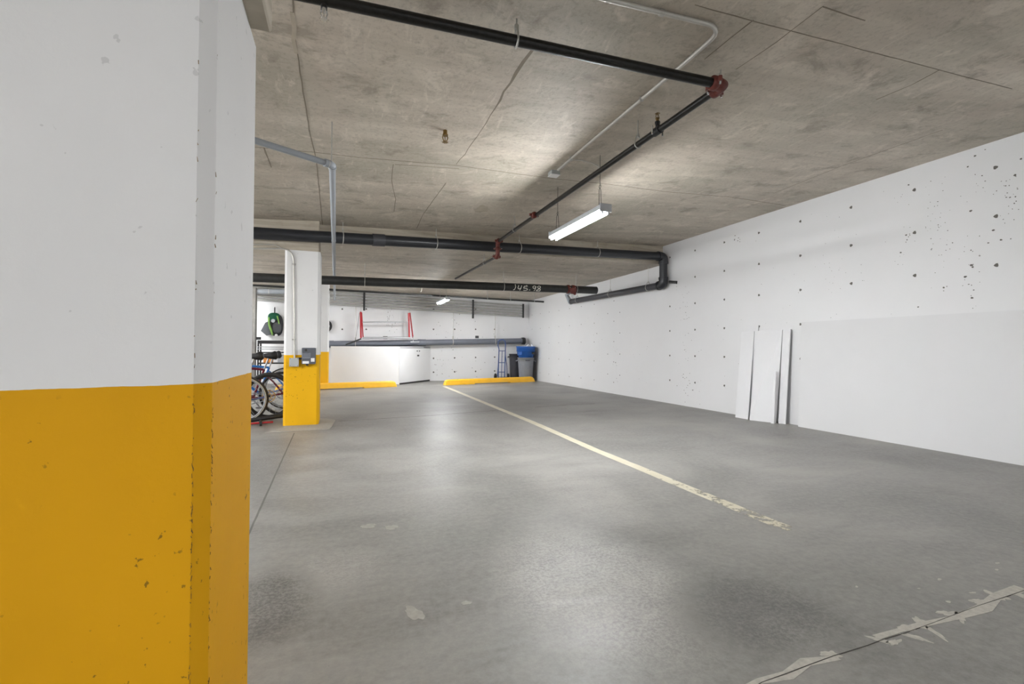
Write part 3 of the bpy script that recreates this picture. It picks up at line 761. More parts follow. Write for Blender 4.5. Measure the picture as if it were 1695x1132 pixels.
# slate PVC drain low along the back wall
YQ = 15.66; cL = at(548, 569.5, Y=YQ); cR = at(866, 564.3, Y=YQ); cLL = cL + (cL - cR).normalized() * 1.0
fp = thing('wall_drain', cL, 'slate grey drain pipe running low along the back wall', 'pipe')
MB().tube([cLL, cR], .098, 20).build('pipe_run', M_farpvc, fp)
kk = on_line(cL, cR, 698); MB().tube([kk - Vector((.13, 0, 0)), kk + Vector((.13, 0, 0))], .112, 20).build('coupling', M_farpvc, fp)
kk = on_line(cL, cR, 548); MB().tube([kk - Vector((.08, 0, 0)), kk + Vector((.08, 0, 0))], .112, 20).build('coupling', M_farpvc, fp)
MB().tube([cR - Vector((.06, 0, 0)), cR + Vector((.0, 0, 0)), cR + Vector((.06, 0, 0))], [.12, .13, .12], 18).build('wall_flange', M_dkgrey, fp)
for px in (749, 819, 588):
    q = on_line(cLL, cR, px); mbb = MB(); mbb.ring(q, (1, 0, 0), .104, .012, 20, 6); mbb.rod(q + Vector((0, 0, .1)), Vector((q.x, YQ - .02, 2.55 if px > 600 else 2.62)), .009, 6); mbb.box(q.x - .02, q.y - .03, q.z + .1, q.x + .02, q.y + .03, q.z + .2)
    mbb.build('pipe_hanger', M_emt, fp)

# conduits feeding the middle column, boxes on it
yc = q0.y - .016
cc = thing('column_conduit', at(487, 590, Y=yc), 'thin conduit running down the metered column to a square box', 'conduit')
P = [at(380, 412, Y=yc), at(440, 411.5, Y=yc), at(466, 411.6, Y=yc), at(476, 413.5, Y=yc), at(483, 419.5, Y=yc), at(486, 428, Y=yc), at(487.5, 592, Y=yc)]
MB().tube(P, .011, 10).build('conduit_run', M_emt, cc)
P = [at(380, 405, Y=yc), at(440, 404.5, Y=yc), at(455, 405.5, Y=yc), at(462, 408.5, Y=yc), at(466, 411, Y=yc)]
MB().tube(P, .008, 8).build('conduit_run', M_emt, cc)
for py in (437, 562):
    q = at(486.6, py, Y=yc); MB().box(q.x - .026, yc - .012, q.z - .01, q.x + .026, yc + .015, q.z + .01, 0, .002).build('conduit_strap', M_zinc, cc)
q = at(487.3, 599.3, Y=q0.y)
jb = thing('junction_box', (q.x, q0.y, q.z), 'light grey square box on the yellow of the metered column', 'electrical box')
lpart('box_body', MB().box(-.056, -.055, -.055, .056, 0, .055, 0, .004), M_box, jb)
lpart('cover_plate', MB().box(-.06, -.06, -.06, .06, -.055, .06, 0, .002), M_box, jb)
for sx in (-1, 1):
    for sz in (-1, 1): lpart('screw', MB().disc((sx * .048, -.061, sz * .048), (0, 1, 0), .005, .003, 8), M_dkgrey, jb)
q = at(511.5, 589, Y=q0.y)
mt = thing('meter_box', (q.x, q0.y, q.z), 'dark grey meter box with white stickers on the metered column', 'meter')
lpart('case', MB().box(-.09, -.08, -.115, .09, 0, .115, 0, .008), M_meter, mt)
lpart('sticker', MB().box(-.078, -.0815, -.108, .005, -.08, -.072), M_paper, mt)
lpart('sticker', MB().box(.03, -.0815, -.08, .078, -.08, -.03), M_paper, mt)
dp = MB()
for (a_, b_, c_1, d_) in ((-.08, -.03, -.075, .045), (.015, -.03, .02, .045), (-.08, -.03, .02, -.022)): dp.box(a_, -.084, b_, c_1, -.08, d_)
lpart('window_frame', dp, M_pvc, mt)
lpart('display', MB().box(-.07, -.0825, -.018, .01, -.08, .04), M_farpvc, mt)
lpart('knob', MB().disc((-.035, -.083, .082), (0, 1, 0), .018, .01, 14), M_dkgrey, mt)
lpart('gland', MB().tube([(-.02, -.04, -.115), (-.02, -.04, -.135)], .018, 10), M_dark, mt)
lpart('nipple', MB().tube([(-.15, -.03, -.035), (-.09, -.03, -.035)], .014, 10), M_dkgrey, mt)

# ================================================================ LAMPS
def make_lamp(name, label, on=True):
    t = thing(name, (0, 0, 0), label, 'lamp', None)
    # origin: middle of the tubes, length along y
    h = MB(); h.prism([Vector(q) for q in [(-.062, 0, .02), (-.05, 0, .075), (.05, 0, .075), (.062, 0, .02), (.035, 0, .025), (-.035, 0, .025)]], (0, -.61, 0), (0, .61, 0))
    lpart('housing', h, M_lampbody, t)
    for s in (-1, 1):
        lpart('end_cap', MB().box(-.066, s * .61 - .006, -.0, .066, s * .61 + .006, .08, 0, .002), M_lampbody, t)
        for x in (-.034, .034): lpart('socket', MB().box(x - .009, s * .60 - .008, -.022, x + .009, s * .60 + .008, .022), M_lampbody, t)
        lpart('tube', MB().tube([(s * .034, -.59, 0), (s * .034, .59, 0)], .0165, 12), M_tube, t)
    return t
lampA = Vector((2.42, 4.66, 2.455))
lamp = make_lamp('strip_lamp', 'twin-tube fluorescent lamp hung on chains below the junction box')
lamp.location = lampA
hz = zceil(2.42) - lampA.z
def chain(parent, s, short=False):
    w = MB(); y = s * .50
    w.tube([(-.045, y - .06, .076), (-.01, y, .25), (0, y, .27)], .0028, 5); w.tube([(.045, y + .05, .076), (.01, y, .25), (0, y, .27)], .0028, 5)
    w.ring((0, y, .285), (1, 0, 0), .016, .003, 12, 5); w.tube([(0, y, .30), (0, y, hz)], .0028, 5)
    lpart('hanging_chain', w, M_dkgrey, parent)
for s in (-1, 1): chain(lamp, s)
def lights(loc, k=1.0, two=True):
    for (nm, dz, rx, e) in [q for q in (('down', -.03, 0, LAMP_DOWN), ('up', .09, math.pi, LAMP_UP)) if q[3] > 0]:
        l = bpy.data.lights.new('lamp_light', 'AREA'); l.shape = 'RECTANGLE'; l.size = .12; l.size_y = 1.15; l.energy = e * k; l.color = (1, .985, .96)
        o = bpy.data.objects.new('lamp_light', l); C.objects.link(o); o.location = Vector(loc) + Vector((0, 0, dz)); o.rotation_euler = (rx, 0, 0)
lights(lampA, 1.0)
L2 = Vector((2.61, 13.05, 2.40))
l2 = copy_tree(lamp); l2.location = L2; l2['label'] = 'small distant fluorescent lamp in front of the back wall conduits'
for c_ in list(l2.children):
    if c_.name.startswith('hanging_chain'): bpy.data.objects.remove(c_)
zz = zlow(2.61, 13.05) - 2.40
for s in (-1, 1): lpart('hanging_rod', MB().rod((0, s * .45, .07), (0, s * .45, zz), .005, 6), M_zinc, l2)
lights(L2, 1.0)
fill_lamps = [(-3.6, 4.6), (-3.6, 14.4), (2.4, -2.6), (-3.6, -2.6), (2.6, 10.2)]
fill_lamps = fill_lamps[:4] + [(-3.6, 9.6)]
for (x, y) in fill_lamps:  # unseen extra lamps, added out of view to even out the light
    z = 2.45 if y < 8 else 2.6
    o = copy_tree(lamp); o.location = (x, y, z); o['label'] = {(-3.6, 4.6): 'added twin-tube fill lamp, unseen behind the big near column', (-3.6, 9.6): 'added twin-tube fill lamp, unseen behind the metered column', (-3.6, 14.4): 'added twin-tube fill lamp, unseen left of the bicycles by the back wall', (2.4, -2.6): 'added twin-tube fill lamp, unseen behind the photographer', (-3.6, -2.6): 'added twin-tube fill lamp, unseen in the corner behind the big column'}[(x, y)]
    lights((x, y, z), 1.0)

# ================================================================ BOARDS LEANING ON THE RIGHT WALL
def lean_board(name, label, pb0, pb1, ztop, th=.012, mat=M_board, gap=.003, topw=None, cat='board', group=None):
    """pb0, pb1: foot points on the floor (far, near); the head rests against the wall"""
    b0, b1 = Vector(pb0), Vector(pb1)
    t0 = Vector((XR - gap - .001, b0.y + (topw[0] if topw else 0), ztop)); t1 = Vector((XR - gap - .001, b1.y + (topw[1] if topw else 0), ztop))
    nrm = (b1 - b0).cross(t0 - b0).normalized()
    if nrm.x > 0: nrm = -nrm
    sh = Vector((-nrm.x, -nrm.y, -nrm.z)) * th
    # outer face passes through feet and (wall - th)
    t0.x -= th; t1.x -= th
    vs = [b0, b1, t1, t0]; vv = vs + [v + Vector((th, 0, 0)) for v in vs]
    mb = MB().add(vv, [(0, 1, 2, 3), (7, 6, 5, 4), (0, 4, 5, 1), (1, 5, 6, 2), (2, 6, 7, 3), (3, 7, 4, 0)])
    o = mb.build(name, mat); tag(o, label, cat, group); return o
big0, big1 = at(1321, 706, Z=0), Vector((at(1695, 771, Z=0).x, at(1695, 771, Z=0).y - .9, 0))
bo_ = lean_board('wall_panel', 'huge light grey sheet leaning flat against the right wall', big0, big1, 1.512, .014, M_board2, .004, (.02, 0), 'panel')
f = lambda x, y: at(x, y, Z=0)
# narrow boards, rearmost first
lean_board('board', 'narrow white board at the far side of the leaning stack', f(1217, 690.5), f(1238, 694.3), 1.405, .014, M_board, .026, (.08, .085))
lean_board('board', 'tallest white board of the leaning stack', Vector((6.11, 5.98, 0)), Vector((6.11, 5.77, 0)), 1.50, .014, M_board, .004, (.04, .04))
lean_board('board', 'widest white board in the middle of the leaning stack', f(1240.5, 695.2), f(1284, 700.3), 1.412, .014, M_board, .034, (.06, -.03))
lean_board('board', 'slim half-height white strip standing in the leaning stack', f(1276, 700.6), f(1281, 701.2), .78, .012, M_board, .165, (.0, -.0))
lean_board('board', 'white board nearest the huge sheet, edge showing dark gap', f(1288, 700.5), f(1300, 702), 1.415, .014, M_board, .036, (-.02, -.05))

# ================================================================ PARKING STOPS
def stop(name, label, a, b, hgt=.165):
    a = Vector(a); b = Vector(b); L = (b - a).length; ang = math.atan2(b.y - a.y, b.x - a.x)
    t = thing(name, a, label, 'parking stop', None, ang)
    prof = [(0, 0), (.0, .02), (.028, hgt - .03), (.05, hgt), (.12, hgt), (.142, hgt - .03), (.17, .02), (.17, 0)]
    stn = [(0, .0, .35), (.03, 0, .80), (.10, 0, .98), (.14, 0, 1), (L * .30, 0, 1), (L * .302, .025, 1), (L * .70, .025, 1), (L * .702, 0, 1), (L - .14, 0, 1), (L - .10, 0, .98), (L - .03, 0, .80), (L, 0, .35)]
    mb = MB(); vs = []
    for (x, zb, k) in stn:
        for (y, z) in prof:
            zz = max(zb, z * k) if z <= .02 else z * k
            vs.append((x, y, zz))
    n = len(prof); fs = [tuple(range(n))[::-1], tuple((len(stn) - 1) * n + i for i in range(n))]
    for i in range(len(stn) - 1):
        for j in range(n): fs.append((i * n + j, i * n + (j + 1) % n, (i + 1) * n + (j + 1) % n, (i + 1) * n + j))
    mb.add(vs, fs); lpart('stop_body', mb, M_yellow, t)
    for x in (.45, L - .45): lpart('pin_hole', MB().disc((x, .085, hgt + .0005), (0, 0, 1), .016, .002, 12), M_dark, t)
    return t
s2a, s2b = at(737.5, 637.8, Z=0), at(885.5, 631.6, Z=0)
stop('parking_stop', 'yellow concrete parking stop before the bins and hand truck', s2a, s2b)
s1b = at(657, 640, Z=0); s1a = at(530, 645.3, Z=0); dd = (s1a - s1b).normalized(); s1a = s1b + dd * (s1b - Vector((c3x - .9, 0, 0))).dot(Vector((1, 0, 0)))
s1a = s1b + (at(530, 645.3, Z=0) - s1b).normalized() * 3.1
stop('parking_stop', 'yellow concrete parking stop before the low white cabinet', s1a, s1b)

# ================================================================ LOW WHITE CABINET
ca = at(553, 640, Y=14.42); cf = at(662, 638.5, Z=0); cw = at(715, 632, Z=0)
cabL = Vector((at(547, 600, Y=14.42).x, 14.42, 0)); cabM = Vector((cf.x, 14.42, 0)); cabR = Vector((cw.x + .02, YF - .005, 0))
hT = at(662, 575, Y=14.42).z
cb = thing('cabinet', cabM, 'low white built-in cabinet below the slate pipe with an angled door', 'cabinet')
body = MB(); th_ = .03
body.prism([cabL, cabM, cabM + Vector((0, .03, 0)), cabL + Vector((0, .03, 0))], (0, 0, .01), (0, 0, hT)); body.build('front_panel', M_cabinet, cb)
MB().prism([cabL + Vector((.0, .03, 0)), cabL + Vector((.03, .03, 0)), Vector((cabL.x + .03, YF - .01, 0)), Vector((cabL.x, YF - .01, 0))], (0, 0, 0), (0, 0, hT)).build('side_panel', M_cabinet, cb)
tb_ = .02; YT = 15.52
tR = cabM + (cabR - cabM) * ((YT - cabM.y) / (cabR.y - cabM.y))
MB().prism([cabL, cabM, tR, Vector((cabL.x, YT, 0))], (0, 0, hT), (0, 0, hT + .025)).build('top_panel', M_cabinet, cb)
dn = (cabR - cabM).normalized(); nn = Vector((dn.y, -dn.x, 0))
def dq(s, o, z): return cabM + dn * s + nn * o + Vector((0, 0, z))
Ld_ = (cabR - cabM).length
dm = MB(); dm.add([dq(.03, .0, .05), dq(Ld_ - .03, .0, .05), dq(Ld_ - .03, 0, hT - .02), dq(.03, 0, hT - .02), dq(.03, .022, .05), dq(Ld_ - .03, .022, .05), dq(Ld_ - .03, .022, hT - .02), dq(.03, .022, hT - .02)],
              [(0, 1, 2, 3), (7, 6, 5, 4), (0, 4, 5, 1), (1, 5, 6, 2), (2, 6, 7, 3), (3, 7, 4, 0)])
door = dm.build('door', M_cabinet, cb)
MB().prism([dq(0, -.03, 0), dq(Ld_ - .01, -.03, 0), dq(Ld_ - .01, -.004, 0), dq(0, -.004, 0)], (0, 0, 0), (0, 0, hT - .001)).build('door_frame', M_dkgrey, cb)
MB().prism([dq(0, -.004, 0), dq(.026, -.004, 0), dq(.026, .02, 0), dq(0, .02, 0)], (0, 0, 0), (0, 0, hT - .001)).build('jamb', M_cabinet, cb)
for s in (.53, .60): MB().disc(dq(Ld_ * s, .034, hT - .11), nn, .016, .024, 10).build('knob', M_dkgrey, door)
MB().prism([dq(Ld_ * .54, .022, 0), dq(Ld_ * .60, .022, 0), dq(Ld_ * .60, .026, 0), dq(Ld_ * .54, .026, 0)], (0, 0, hT - .28), (0, 0, hT - .23)).build('lock_plate', M_dkgrey, door)
# stall plaques on the back wall
def plaque(px, py, w, h, y, label):
    q = at(px, py, Y=y); t = thing('wall_plaque', q, label, 'sign')
    lpart('plate', MB().box(-w / 2, -.012, -h / 2, w / 2, 0, h / 2, 0, .002), M_dkgrey, t)
    lpart('inset', MB().box(-w / 2 + w * .26, -.016, -h / 2 + h * .18, w / 2 - w * .26, -.012, h / 2 - h * .22), M_bagmesh, t)
plaque(637.7, 558.8, .14, .09, YF, 'tiny dark plaque on the back wall between the red ladder rails')
plaque(789.5, 557.7, .12, .085, YF, 'tiny dark plaque on the back wall beside the hand truck')
plaque(427.3, 560.0, .15, .08, 15.25, 'tiny dark plaque above the black shelf near the backpack')

# ================================================================ RED LADDER HUNG ON THE BACK WALL
YLd = 15.38
ld = thing('ladder', at(637, 560, Y=YLd), 'red-railed aluminium ladder hung sideways on wires above the cabinet', 'ladder')
def L3(x, y, dy_=0): return at(x, y, Y=YLd + dy_)
def rail(name, a, b, w, dth, mat):
    mb = MB(); a = Vector(a); b = Vector(b); mb.prism([Vector((-w / 2, -dth / 2, 0)), Vector((w / 2, -dth / 2, 0)), Vector((w / 2, dth / 2, 0)), Vector((-w / 2, dth / 2, 0))], a, b)
    return mb.build(name, mat, ld)
rail('rail', L3(597.5, 559.5), L3(597, 516), .05, .07, M_redrail); rail('rail', L3(601, 559.5, .12), L3(598.5, 517, .08), .035, .05, M_redrail)
rail('rail', L3(677.5, 558), L3(676.5, 518), .045, .07, M_redrail); rail('rail', L3(683.5, 559, .1), L3(678.5, 517.5, .05), .035, .05, M_redrail)
MB().rod(L3(600, 533.2), L3(677, 533.0), .022, 8).build('rung', M_alu, ld)
MB().rod(L3(600, 559.3), L3(680, 558.8), .030, 8).build('rung', M_alu, ld)
MB().tube([L3(598, 560.5, -.03), L3(588, 564.5, -.05), L3(572, 570.5, -.05)], [.02, .024, .02], 8).build('spreader', M_dkgrey, ld)
MB().box(L3(681, 566).x - .03, YLd - .04, L3(681, 566.5).z, L3(694, 566).x, YLd + .04, L3(681, 565).z, 0, .004).build('foot', M_alu, ld)
MB().rod(L3(684, 566), L3(684, 557), .012, 6).build('foot_strut', M_alu, ld)
zc_ = at(597, 492, Y=YLd).z
MB().rod(L3(597.3, 516), L3(598, 490, .2), .004, 5).build('hanging_wire', M_emt, ld)
MB().rod(L3(677.5, 517), L3(678.5, 492, .2), .004, 5).build('hanging_wire', M_emt, ld)
MB().tube([L3(595, 518, .02), L3(592, 540, .1), L3(588, 564, .14)], .006, 6).build('strap', M_dkgrey, ld)

# ================================================================ HAND TRUCK
q = at(829, 622, Y=15.25); 
ht = thing('hand_truck', (q.x, 15.2, 0), 'blue tubular hand truck leaning on the back wall behind the stop', 'hand truck', None, -.45)
def T(*a): return [Vector(x) for x in a]
tube_r = .017
fr = MB()
for s in (-1, 1): fr.tube(T((s * .11, .02, .06), (s * .11, .10, .60), (s * .11, .20, 1.08)), tube_r, 8)
fr.tube(T((-.11, .20, 1.08), (-.15, .22, 1.2), (-.145, .24, 1.33), (-.08, .25, 1.40), (.02, .25, 1.41), (.09, .24, 1.36), (.11, .22, 1.22), (.11, .20, 1.08)), tube_r, 8)
lpart('frame', fr, M_bluesteel, ht)
for (z, y) in ((.30, .05), (.62, .105), (1.02, .185)): lpart('crossbar', MB().rod((-.11, y, z), (.11, y, z), .012, 8), M_bluesteel, ht)
for s in (-1, 1): lpart('brace', MB().tube(T((s * .11, .14, .92), (s * .15, .30, .50), (s * .17, .26, .14)), .013, 8), M_bluesteel, ht)
lpart('centre_rail', MB().tube(T((0, .03, .08), (0, .10, .6), (0, .185, 1.02)), .011, 8), M_bluesteel, ht)
lpart('toe_plate', MB().box(-.18, -.18, .012, .18, .03, .02, 0, .003), M_bluesteel, ht)
for s in (-1, 1):
    w = MB(); w.ring((s * .22, .14, .125), (1, 0, 0), .085, .04, 20, 10); wo = lpart('wheel', w, M_rubber, ht)
    hbm = MB().disc((s * .22, .14, .125), (1, 0, 0), .06, .05, 16); hb = hbm.build('hub', M_dkgrey); hb.parent = wo
lpart('axle', MB().rod((-.25, .14, .125), (.25, .14, .125), .01, 6), M_dkgrey, ht)

# ================================================================ BINS
def brute(name, px, Y, label, mat, r=.27, h=.78, rz=0.0, z=0.0, lab=None):
    q = at(px, 600, Y=Y)
    t = thing(name, (q.x, Y, z), label, 'bin', None, rz)
    b = MB(); b.lathe((0, 0, 0), [(0.001, .0), (r * .80, 0), (r * .83, .02), (r * .97, h * .78), (r * 1.0, h * .80), (r * 1.02, h - .03), (r * 1.06, h - .03), (r * 1.06, h), (r * 1.0, h), (r * .97, h - .04), (r * .80, .02), (.001, .02)], 28)
    lpart('bin_body', b, mat, t)
    for i in range(10):
        a = 2 * math.pi * i / 10
        lpart('rib', MB().tube(T((math.cos(a) * r * .83, math.sin(a) * r * .83, .03), (math.cos(a) * r * .965, math.sin(a) * r * .965, h * .76)), .008, 5), mat, t) if i in (6, 7, 8) else None
    for s in (-1, 1):
        lpart('handle', MB().tube(T((s * r * 1.0, -.07, h - .09), (s * (r + .055), -.06, h - .12), (s * (r + .055), .06, h - .12), (s * r * 1.0, .07, h - .09)), .015, 8), mat, t)
    return t
g1 = brute('waste_bin', 870.2, 15.08, 'grey round rubbish bin with blue bin nested in its top', M_bin, .27, .80, -.2)
g1t = MB().box(-.03, -.30, .70, .16, -.272, .725); lpart('nameplate', MB().box(-.06, -.285, .69, .10, -.27, .715), M_bindark, g1)
bl = thing('recycling_bin', (at(870.2, 600, Y=15.08).x, 15.08, .58), 'blue round bin sitting inside the grey rubbish bin', 'bin', None, .55)
b = MB(); b.lathe((0, 0, 0), [(.001, .05), (.215, .05), (.235, .28), (.29, .29), (.30, .44), (.315, .44), (.32, .56), (.335, .57), (.335, .60), (.315, .60), (.30, .56), (.22, .10), (.001, .10)], 30)
lpart('bin_body', b, M_blue, bl)
lpart('band', MB().ring((0, 0, .44), (0, 0, 1), .318, .012, 30, 6), M_blue, bl)
for s in (-1, 1):
    h_ = MB(); h_.box(s * .30 - .03, -.08, .30, s * .30 + .05, .08, .42, 0, .012); ho = lpart('handle', h_, M_blue, bl)
lpart('grip_opening', MB().box(.0 - .05, -.325, .33, .05, -.30, .40, 0, .004), M_dark, bl)
d1 = brute('waste_bin', 852, 15.58, 'charcoal tapered bin left of the grey one by the hand truck', M_bindark, .195, .92, 0)
d2 = brute('waste_bin', 872.5, 15.6, 'charcoal bin mostly hidden behind the grey and blue bins', M_bindark, .22, .95, .3)
pb = MB()
for i in range(5):
    a = rnd(0, 6); r_ = .12; pb.tube(T((math.cos(a) * r_, math.sin(a) * r_, .0), (math.cos(a) * (r_ + .03), math.sin(a) * (r_ + .03), .09), (math.cos(a + .3) * r_ * .8, math.sin(a + .3) * r_, .19)), [.03, .04, .008], 7)
bgt = thing('plastic_bag', (at(875, 572, Y=15.1).x, 15.1, 1.06), 'crumpled clear plastic poking out of the blue bin', 'plastic bag'); lpart('film', pb, M_film, bgt)

# ================================================================ BICYCLES, SHELF, BACKPACK (between the two nearest columns)
def bicycle(name, label, loc, rz, fm, tyre_r=.345, stripe=False, rotor=M_silver, rimm=M_silver, tyre_w=.024, ds=1):
    t = thing(name, loc, label, 'bicycle', 'bicycles parked behind the metered column', rz)
    # rear wheel at x=0, front wheel at x=-1.05 (bike points to -x)
    r = tyre_r
    def wheel(x, front):
        c = (x, 0, r)
        w = MB().ring(c, (0, 1, 0), r - tyre_w, tyre_w, 40, 10); wo = lpart('wheel', w, M_rubber, t)
        def sub(n, mb, m): o = mb.build(n, m); o.parent = wo
        sub('rim', MB().ring(c, (0, 1, 0), r - tyre_w * 2.1, .011, 36, 6), rimm)
        if stripe: 
            s_ = MB(); 
            for y in (-.021, .021): s_.ring((x, y, r), (0, 1, 0), r - tyre_w * 1.5, .005, 40, 5)
            sub('sidewall_stripe', s_, M_tyre_wall)
        sp_ = MB()
        for i in range(20):
            a = 2 * math.pi * i / 20; y = .03 * (1 if i % 2 else -1)
            sp_.rod((x + .02 * math.cos(a + 1.2), y, r + .02 * math.sin(a + 1.2)), (x + (r - .05) * math.cos(a), 0, r + (r - .05) * math.sin(a)), .0016, 4)
        sub('spokes', sp_, M_silver)
        hb_ = MB().tube([(x, -.055, r), (x, .055, r)], .02, 10); sub('hub', hb_, M_dark)
        ro = MB(); ro.ring((x, -.045 * ds, r), (0, 1, 0), .088, .0065, 28, 5); ro.ring((x, -.045 * ds, r), (0, 1, 0), .035, .006, 20, 5)
        for i in range(6):
            a = i * math.pi / 3; ro.tube([(x + .035 * math.cos(a), -.045 * ds, r + .035 * math.sin(a)), (x + .06 * math.cos(a + .35), -.045 * ds, r + .06 * math.sin(a + .35)), (x + .088 * math.cos(a + .5), -.045 * ds, r + .088 * math.sin(a + .5))], .006, 5)
        sub('brake_disc', ro, rotor)
    wheel(0, False); wheel(-1.06, True)
    bbk = Vector((-.43, 0, .29)); st = Vector((-.28, 0, .74)); hd = Vector((-.84, 0, .80)); hd2 = Vector((-.87, 0, .67)); fk = Vector((-1.06, 0, r))
    f_ = MB(); f_.rod(bbk, st, .018); f_.rod(st, hd, .019); f_.rod(bbk, hd2, .023); f_.rod(hd + (hd - hd2) * .25, hd2 - (hd - hd2) * .2, .023)
    for s in (-1, 1):
        f_.tube([bbk + Vector((0, s * .03, 0)), Vector((-.2, s * .05, .315)), Vector((0, s * .062, r))], .011, 8); f_.tube([st + Vector((0, s * .02, -.06)), Vector((-.15, s * .045, .55)), Vector((0, s * .062, r))], .009, 8)
    lpart('frame', f_, fm, t)
    k_ = MB()
    for s in (-1, 1): k_.tube([hd2 + Vector((-.01, s * .055, -.04)), fk + Vector((0, s * .055, 0))], [.018, .013], 8)
    k_.rod(hd2 + Vector((-.01, -.06, -.03)), hd2 + Vector((-.01, .06, -.03)), .018); lpart('fork', k_, M_dark, t)
    hb2 = MB(); top = hd + Vector((.03, 0, .10)); hb2.rod(hd, top, .014); hb2.rod(top, top + Vector((-.07, 0, .02)), .015)
    hb2.tube([top + Vector((-.02, -.33, .03)), top + Vector((-.06, -.12, .02)), top + Vector((-.07, 0, .02)), top + Vector((-.06, .12, .02)), top + Vector((-.02, .33, .03))], .012, 8); lpart('handlebar', hb2, M_dark, t)
    s2_ = st + (st - bbk).normalized() * .2; lpart('seat_post', MB().rod(st, s2_, .013), M_silver, t)
    sd = MB(); sd.tube([s2_ + Vector((-.16, 0, .025)), s2_ + Vector((-.08, 0, .035)), s2_ + Vector((.02, 0, .03)), s2_ + Vector((.10, 0, .04)), s2_ + Vector((.13, 0, .045))], [.018, .028, .05, .072, .045], 12); lpart('saddle', sd, M_dark, t)
    cr_ = MB(); cr_.ring((bbk.x, -.055, bbk.z), (0, 1, 0), .085, .006, 24, 5); cr_.tube([bbk + Vector((0, -.07, 0)), bbk + Vector((.1, -.075, -.13))], .01, 6); cr_.tube([bbk + Vector((0, .07, 0)), bbk + Vector((-.1, .075, .13))], .01, 6); cr_.box(bbk.x + .06, -.17, bbk.z - .15, bbk.x + .14, -.08, bbk.z - .125); cr_.box(bbk.x - .14, .08, bbk.z + .12, bbk.x - .06, .17, bbk.z + .145)
    cr_.tube([(bbk.x, -.055, bbk.z + .085), (0, -.05, r + .04)], .004, 4); cr_.tube([(bbk.x, -.055, bbk.z - .085), (.0, -.05, r - .05)], .004, 4)
    lpart('crankset', cr_, M_silver, t)
    return t
wA = at(399.5, 655, Y=7.62)
bicycle('bicycle', 'bicycle with white-striped tyre nearest the big near column', (wA.x, 7.62, 0), .12, M_red, .35, True)
wB = at(446, 649, Y=7.98)
bicycle('bicycle', 'slate blue bicycle whose wheel shows a tan brake disc', (wB.x, 7.98, 0), -.06, M_frameviolet, .36, False, M_gold, M_dark, .03)
wC = at(470, 640, Y=8.55)
bicycle('bicycle', 'maroon bicycle with dark saddle behind the tan brake disc', (wC.x, 8.45, 0), .04, M_maroon, .355, False, M_silver, M_silver, .022)
wD = at(474, 640, Y=9.3)
bicycle('bicycle', 'bright blue bicycle with pale-striped tyres at the back of the row', (wD.x, 9.3, 0), .05, M_frameblue, .37, True, M_silver, M_silver, .02)
rkp = at(440, 690, Z=0)
br = thing('bike_stand', (rkp.x, 7.55, 0), 'low black floor stand with small casters under the bicycles', 'stand', None, .1)
lpart('base_bar', MB().tube(T((-.35, .0, .05), (-.1, 0, .06), (.15, .0, .09), (.45, .02, .11)), .03, 8), M_dark, br)
lpart('cross_bar', MB().tube(T((.05, -.18, .045), (.02, .25, .05)), .02, 8), M_dark, br)
lpart('red_bar', MB().tube(T((-.25, -.1, .025), (.2, -.06, .03)), .014, 8), M_redrail, br)
for (x, y) in ((.05, -.18), (.02, .25), (-.35, 0), (.40, 0)): lpart('caster', MB().tube(T((x - .015, y, .03), (x + .015, y, .03)), .03, 12), M_rubber, br)

# black shelf unit in front of the back wall
YS = 14.7; sL = at(428, 570, Y=YS).x; sR = at(480, 570, Y=YS).x; sT = at(440, 563.5, Y=YS).z
sh = thing('shelf_unit', ((sL + sR) / 2, YS, 0), 'black open metal shelf unit behind the bicycles below the backpack', 'shelf')
def sb(n, x0, y0, z0, x1, y1, z1, m=M_dark): MB().box(x0, y0, z0, x1, y1, z1, 0, .004).build(n, m, sh)
sb('shelf_board', sL, YS - .2, sT - .09, sR, YS + .25, sT)
for z in (sT - .32, sT - .62, .25): sb('shelf_board', sL, YS - .2, z - .03, sR, YS + .25, z)
for x in (sL, sR - .04):
    for y in (YS - .2, YS + .21): sb('upright', x, y, 0, x + .04, y + .04, sT - .09)
for z in (sT - .18, sT - .24): MB().rod((sL, YS - .2, z), (sR, YS - .2, z), .012, 6).build('rail', M_silver, sh)
# things on the shelf
for i, (x, w, m, lb, ct, nm) in enumerate([(.25, .22, M_orange, 'orange-tan box on the black shelf unit', 'box', 'storage_box'), (.62, .25, M_silver, 'silver grey case on the black shelf unit', 'case', 'storage_case')]):
    t = thing(nm, (sL + x, YS, sT - .62), lb, ct); lpart('body', MB().box(-w / 2, -.12, 0, w / 2, .12, .2, 0, .01), m, t); lpart('lid', MB().box(-w / 2 - .006, -.126, .2, w / 2 + .006, .126, .23, 0, .006), m, t)

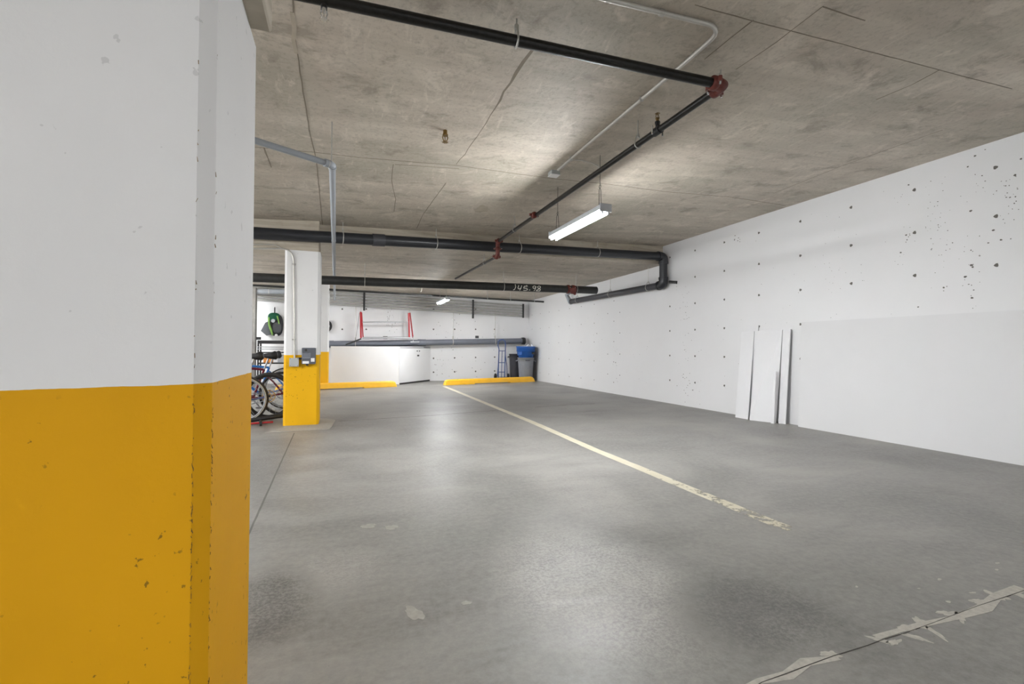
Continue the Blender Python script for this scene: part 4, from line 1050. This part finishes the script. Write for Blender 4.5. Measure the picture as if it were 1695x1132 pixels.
# backpack on a wall hook
bp = at(454, 537, Y=YF - .12)
bkp = thing('backpack', (bp.x, YF - .02, bp.z), 'green and black backpack with lime trim hung on the back wall', 'backpack')
def sack(c, rx, ry, rz, n=14, m=10, flat=.0, pw=.75):
    mb = MB(); vs = []; fs = []
    for i in range(m + 1):
        ph = math.pi * i / m - math.pi / 2
        for j in range(n):
            a = 2 * math.pi * j / n; f2 = lambda v: math.copysign(abs(v) ** pw, v)
            k = f2(math.cos(ph)); vs.append((c[0] + rx * k * f2(math.cos(a)), c[1] + ry * k * f2(math.sin(a)), c[2] + rz * f2(math.sin(ph))))
    for i in range(m):
        for j in range(n): fs.append((i * n + j, i * n + (j + 1) % n, (i + 1) * n + (j + 1) % n, (i + 1) * n + j))
    return mb.add(vs, fs, 0, True)
lpart('bag_body', sack((.06, -.14, -.02), .19, .12, .33), M_bagblack, bkp)
lpart('top_lid', sack((.0, -.15, .20), .17, .11, .15), M_green, bkp)
lpart('pocket', sack((.09, -.24, -.10), .12, .05, .16), M_bagmesh, bkp)
lpart('side_pocket', MB().prism([Vector(v) for v in [(-.24, -.12, .05), (-.12, -.14, .10), (-.08, -.14, -.30), (-.20, -.12, -.34), (-.36, -.10, -.20)]], (0, 0, 0), (0, .05, 0)), M_bagmesh, bkp)
lpart('trim', MB().tube(T((-.13, -.25, .2), (-.12, -.27, .0), (-.07, -.28, -.15), (-.02, -.27, -.32)), [.022, .028, .03, .022], 8), M_lime, bkp)
lpart('trim', MB().tube(T((.09, -.25, .25), (.13, -.27, .12), (.15, -.26, .0)), .018, 8), M_lime, bkp)
lpart('strap', MB().tube(T((.0, -.06, .30), (.0, -.05, .5)), .016, 8), M_dkgrey, bkp)
lpart('buckle', MB().disc((-.01, -.28, .10), (0, 1, 0), .055, .03, 14), M_silver, bkp)
lpart('badge', MB().disc((.08, -.30, -.33), (0, 1, 0), .04, .02, 12), M_paper, bkp)
hk = MB().tube(T((0, 0, 0), (0, -.06, 0), (0, -.06, .03)), .01, 6); ho_ = tag(hk.build('wall_hook', M_dkgrey), 'small dark wall hook holding the green backpack', 'hook'); ho_.location = (bp.x, YF, bp.z + .5)
# tyre hung on the back wall, its edge showing beside the far column
tc = at(538.0, 539.5, Y=YF - .08)
ty = thing('hanging_tyre', tc, 'dark round tyre on back wall peeking out beside the farthest column', 'tyre')
lpart('tyre_ring', MB().ring((0, 0, 0), (0, 1, 0), .17, .04, 32, 10), M_rubber, ty)
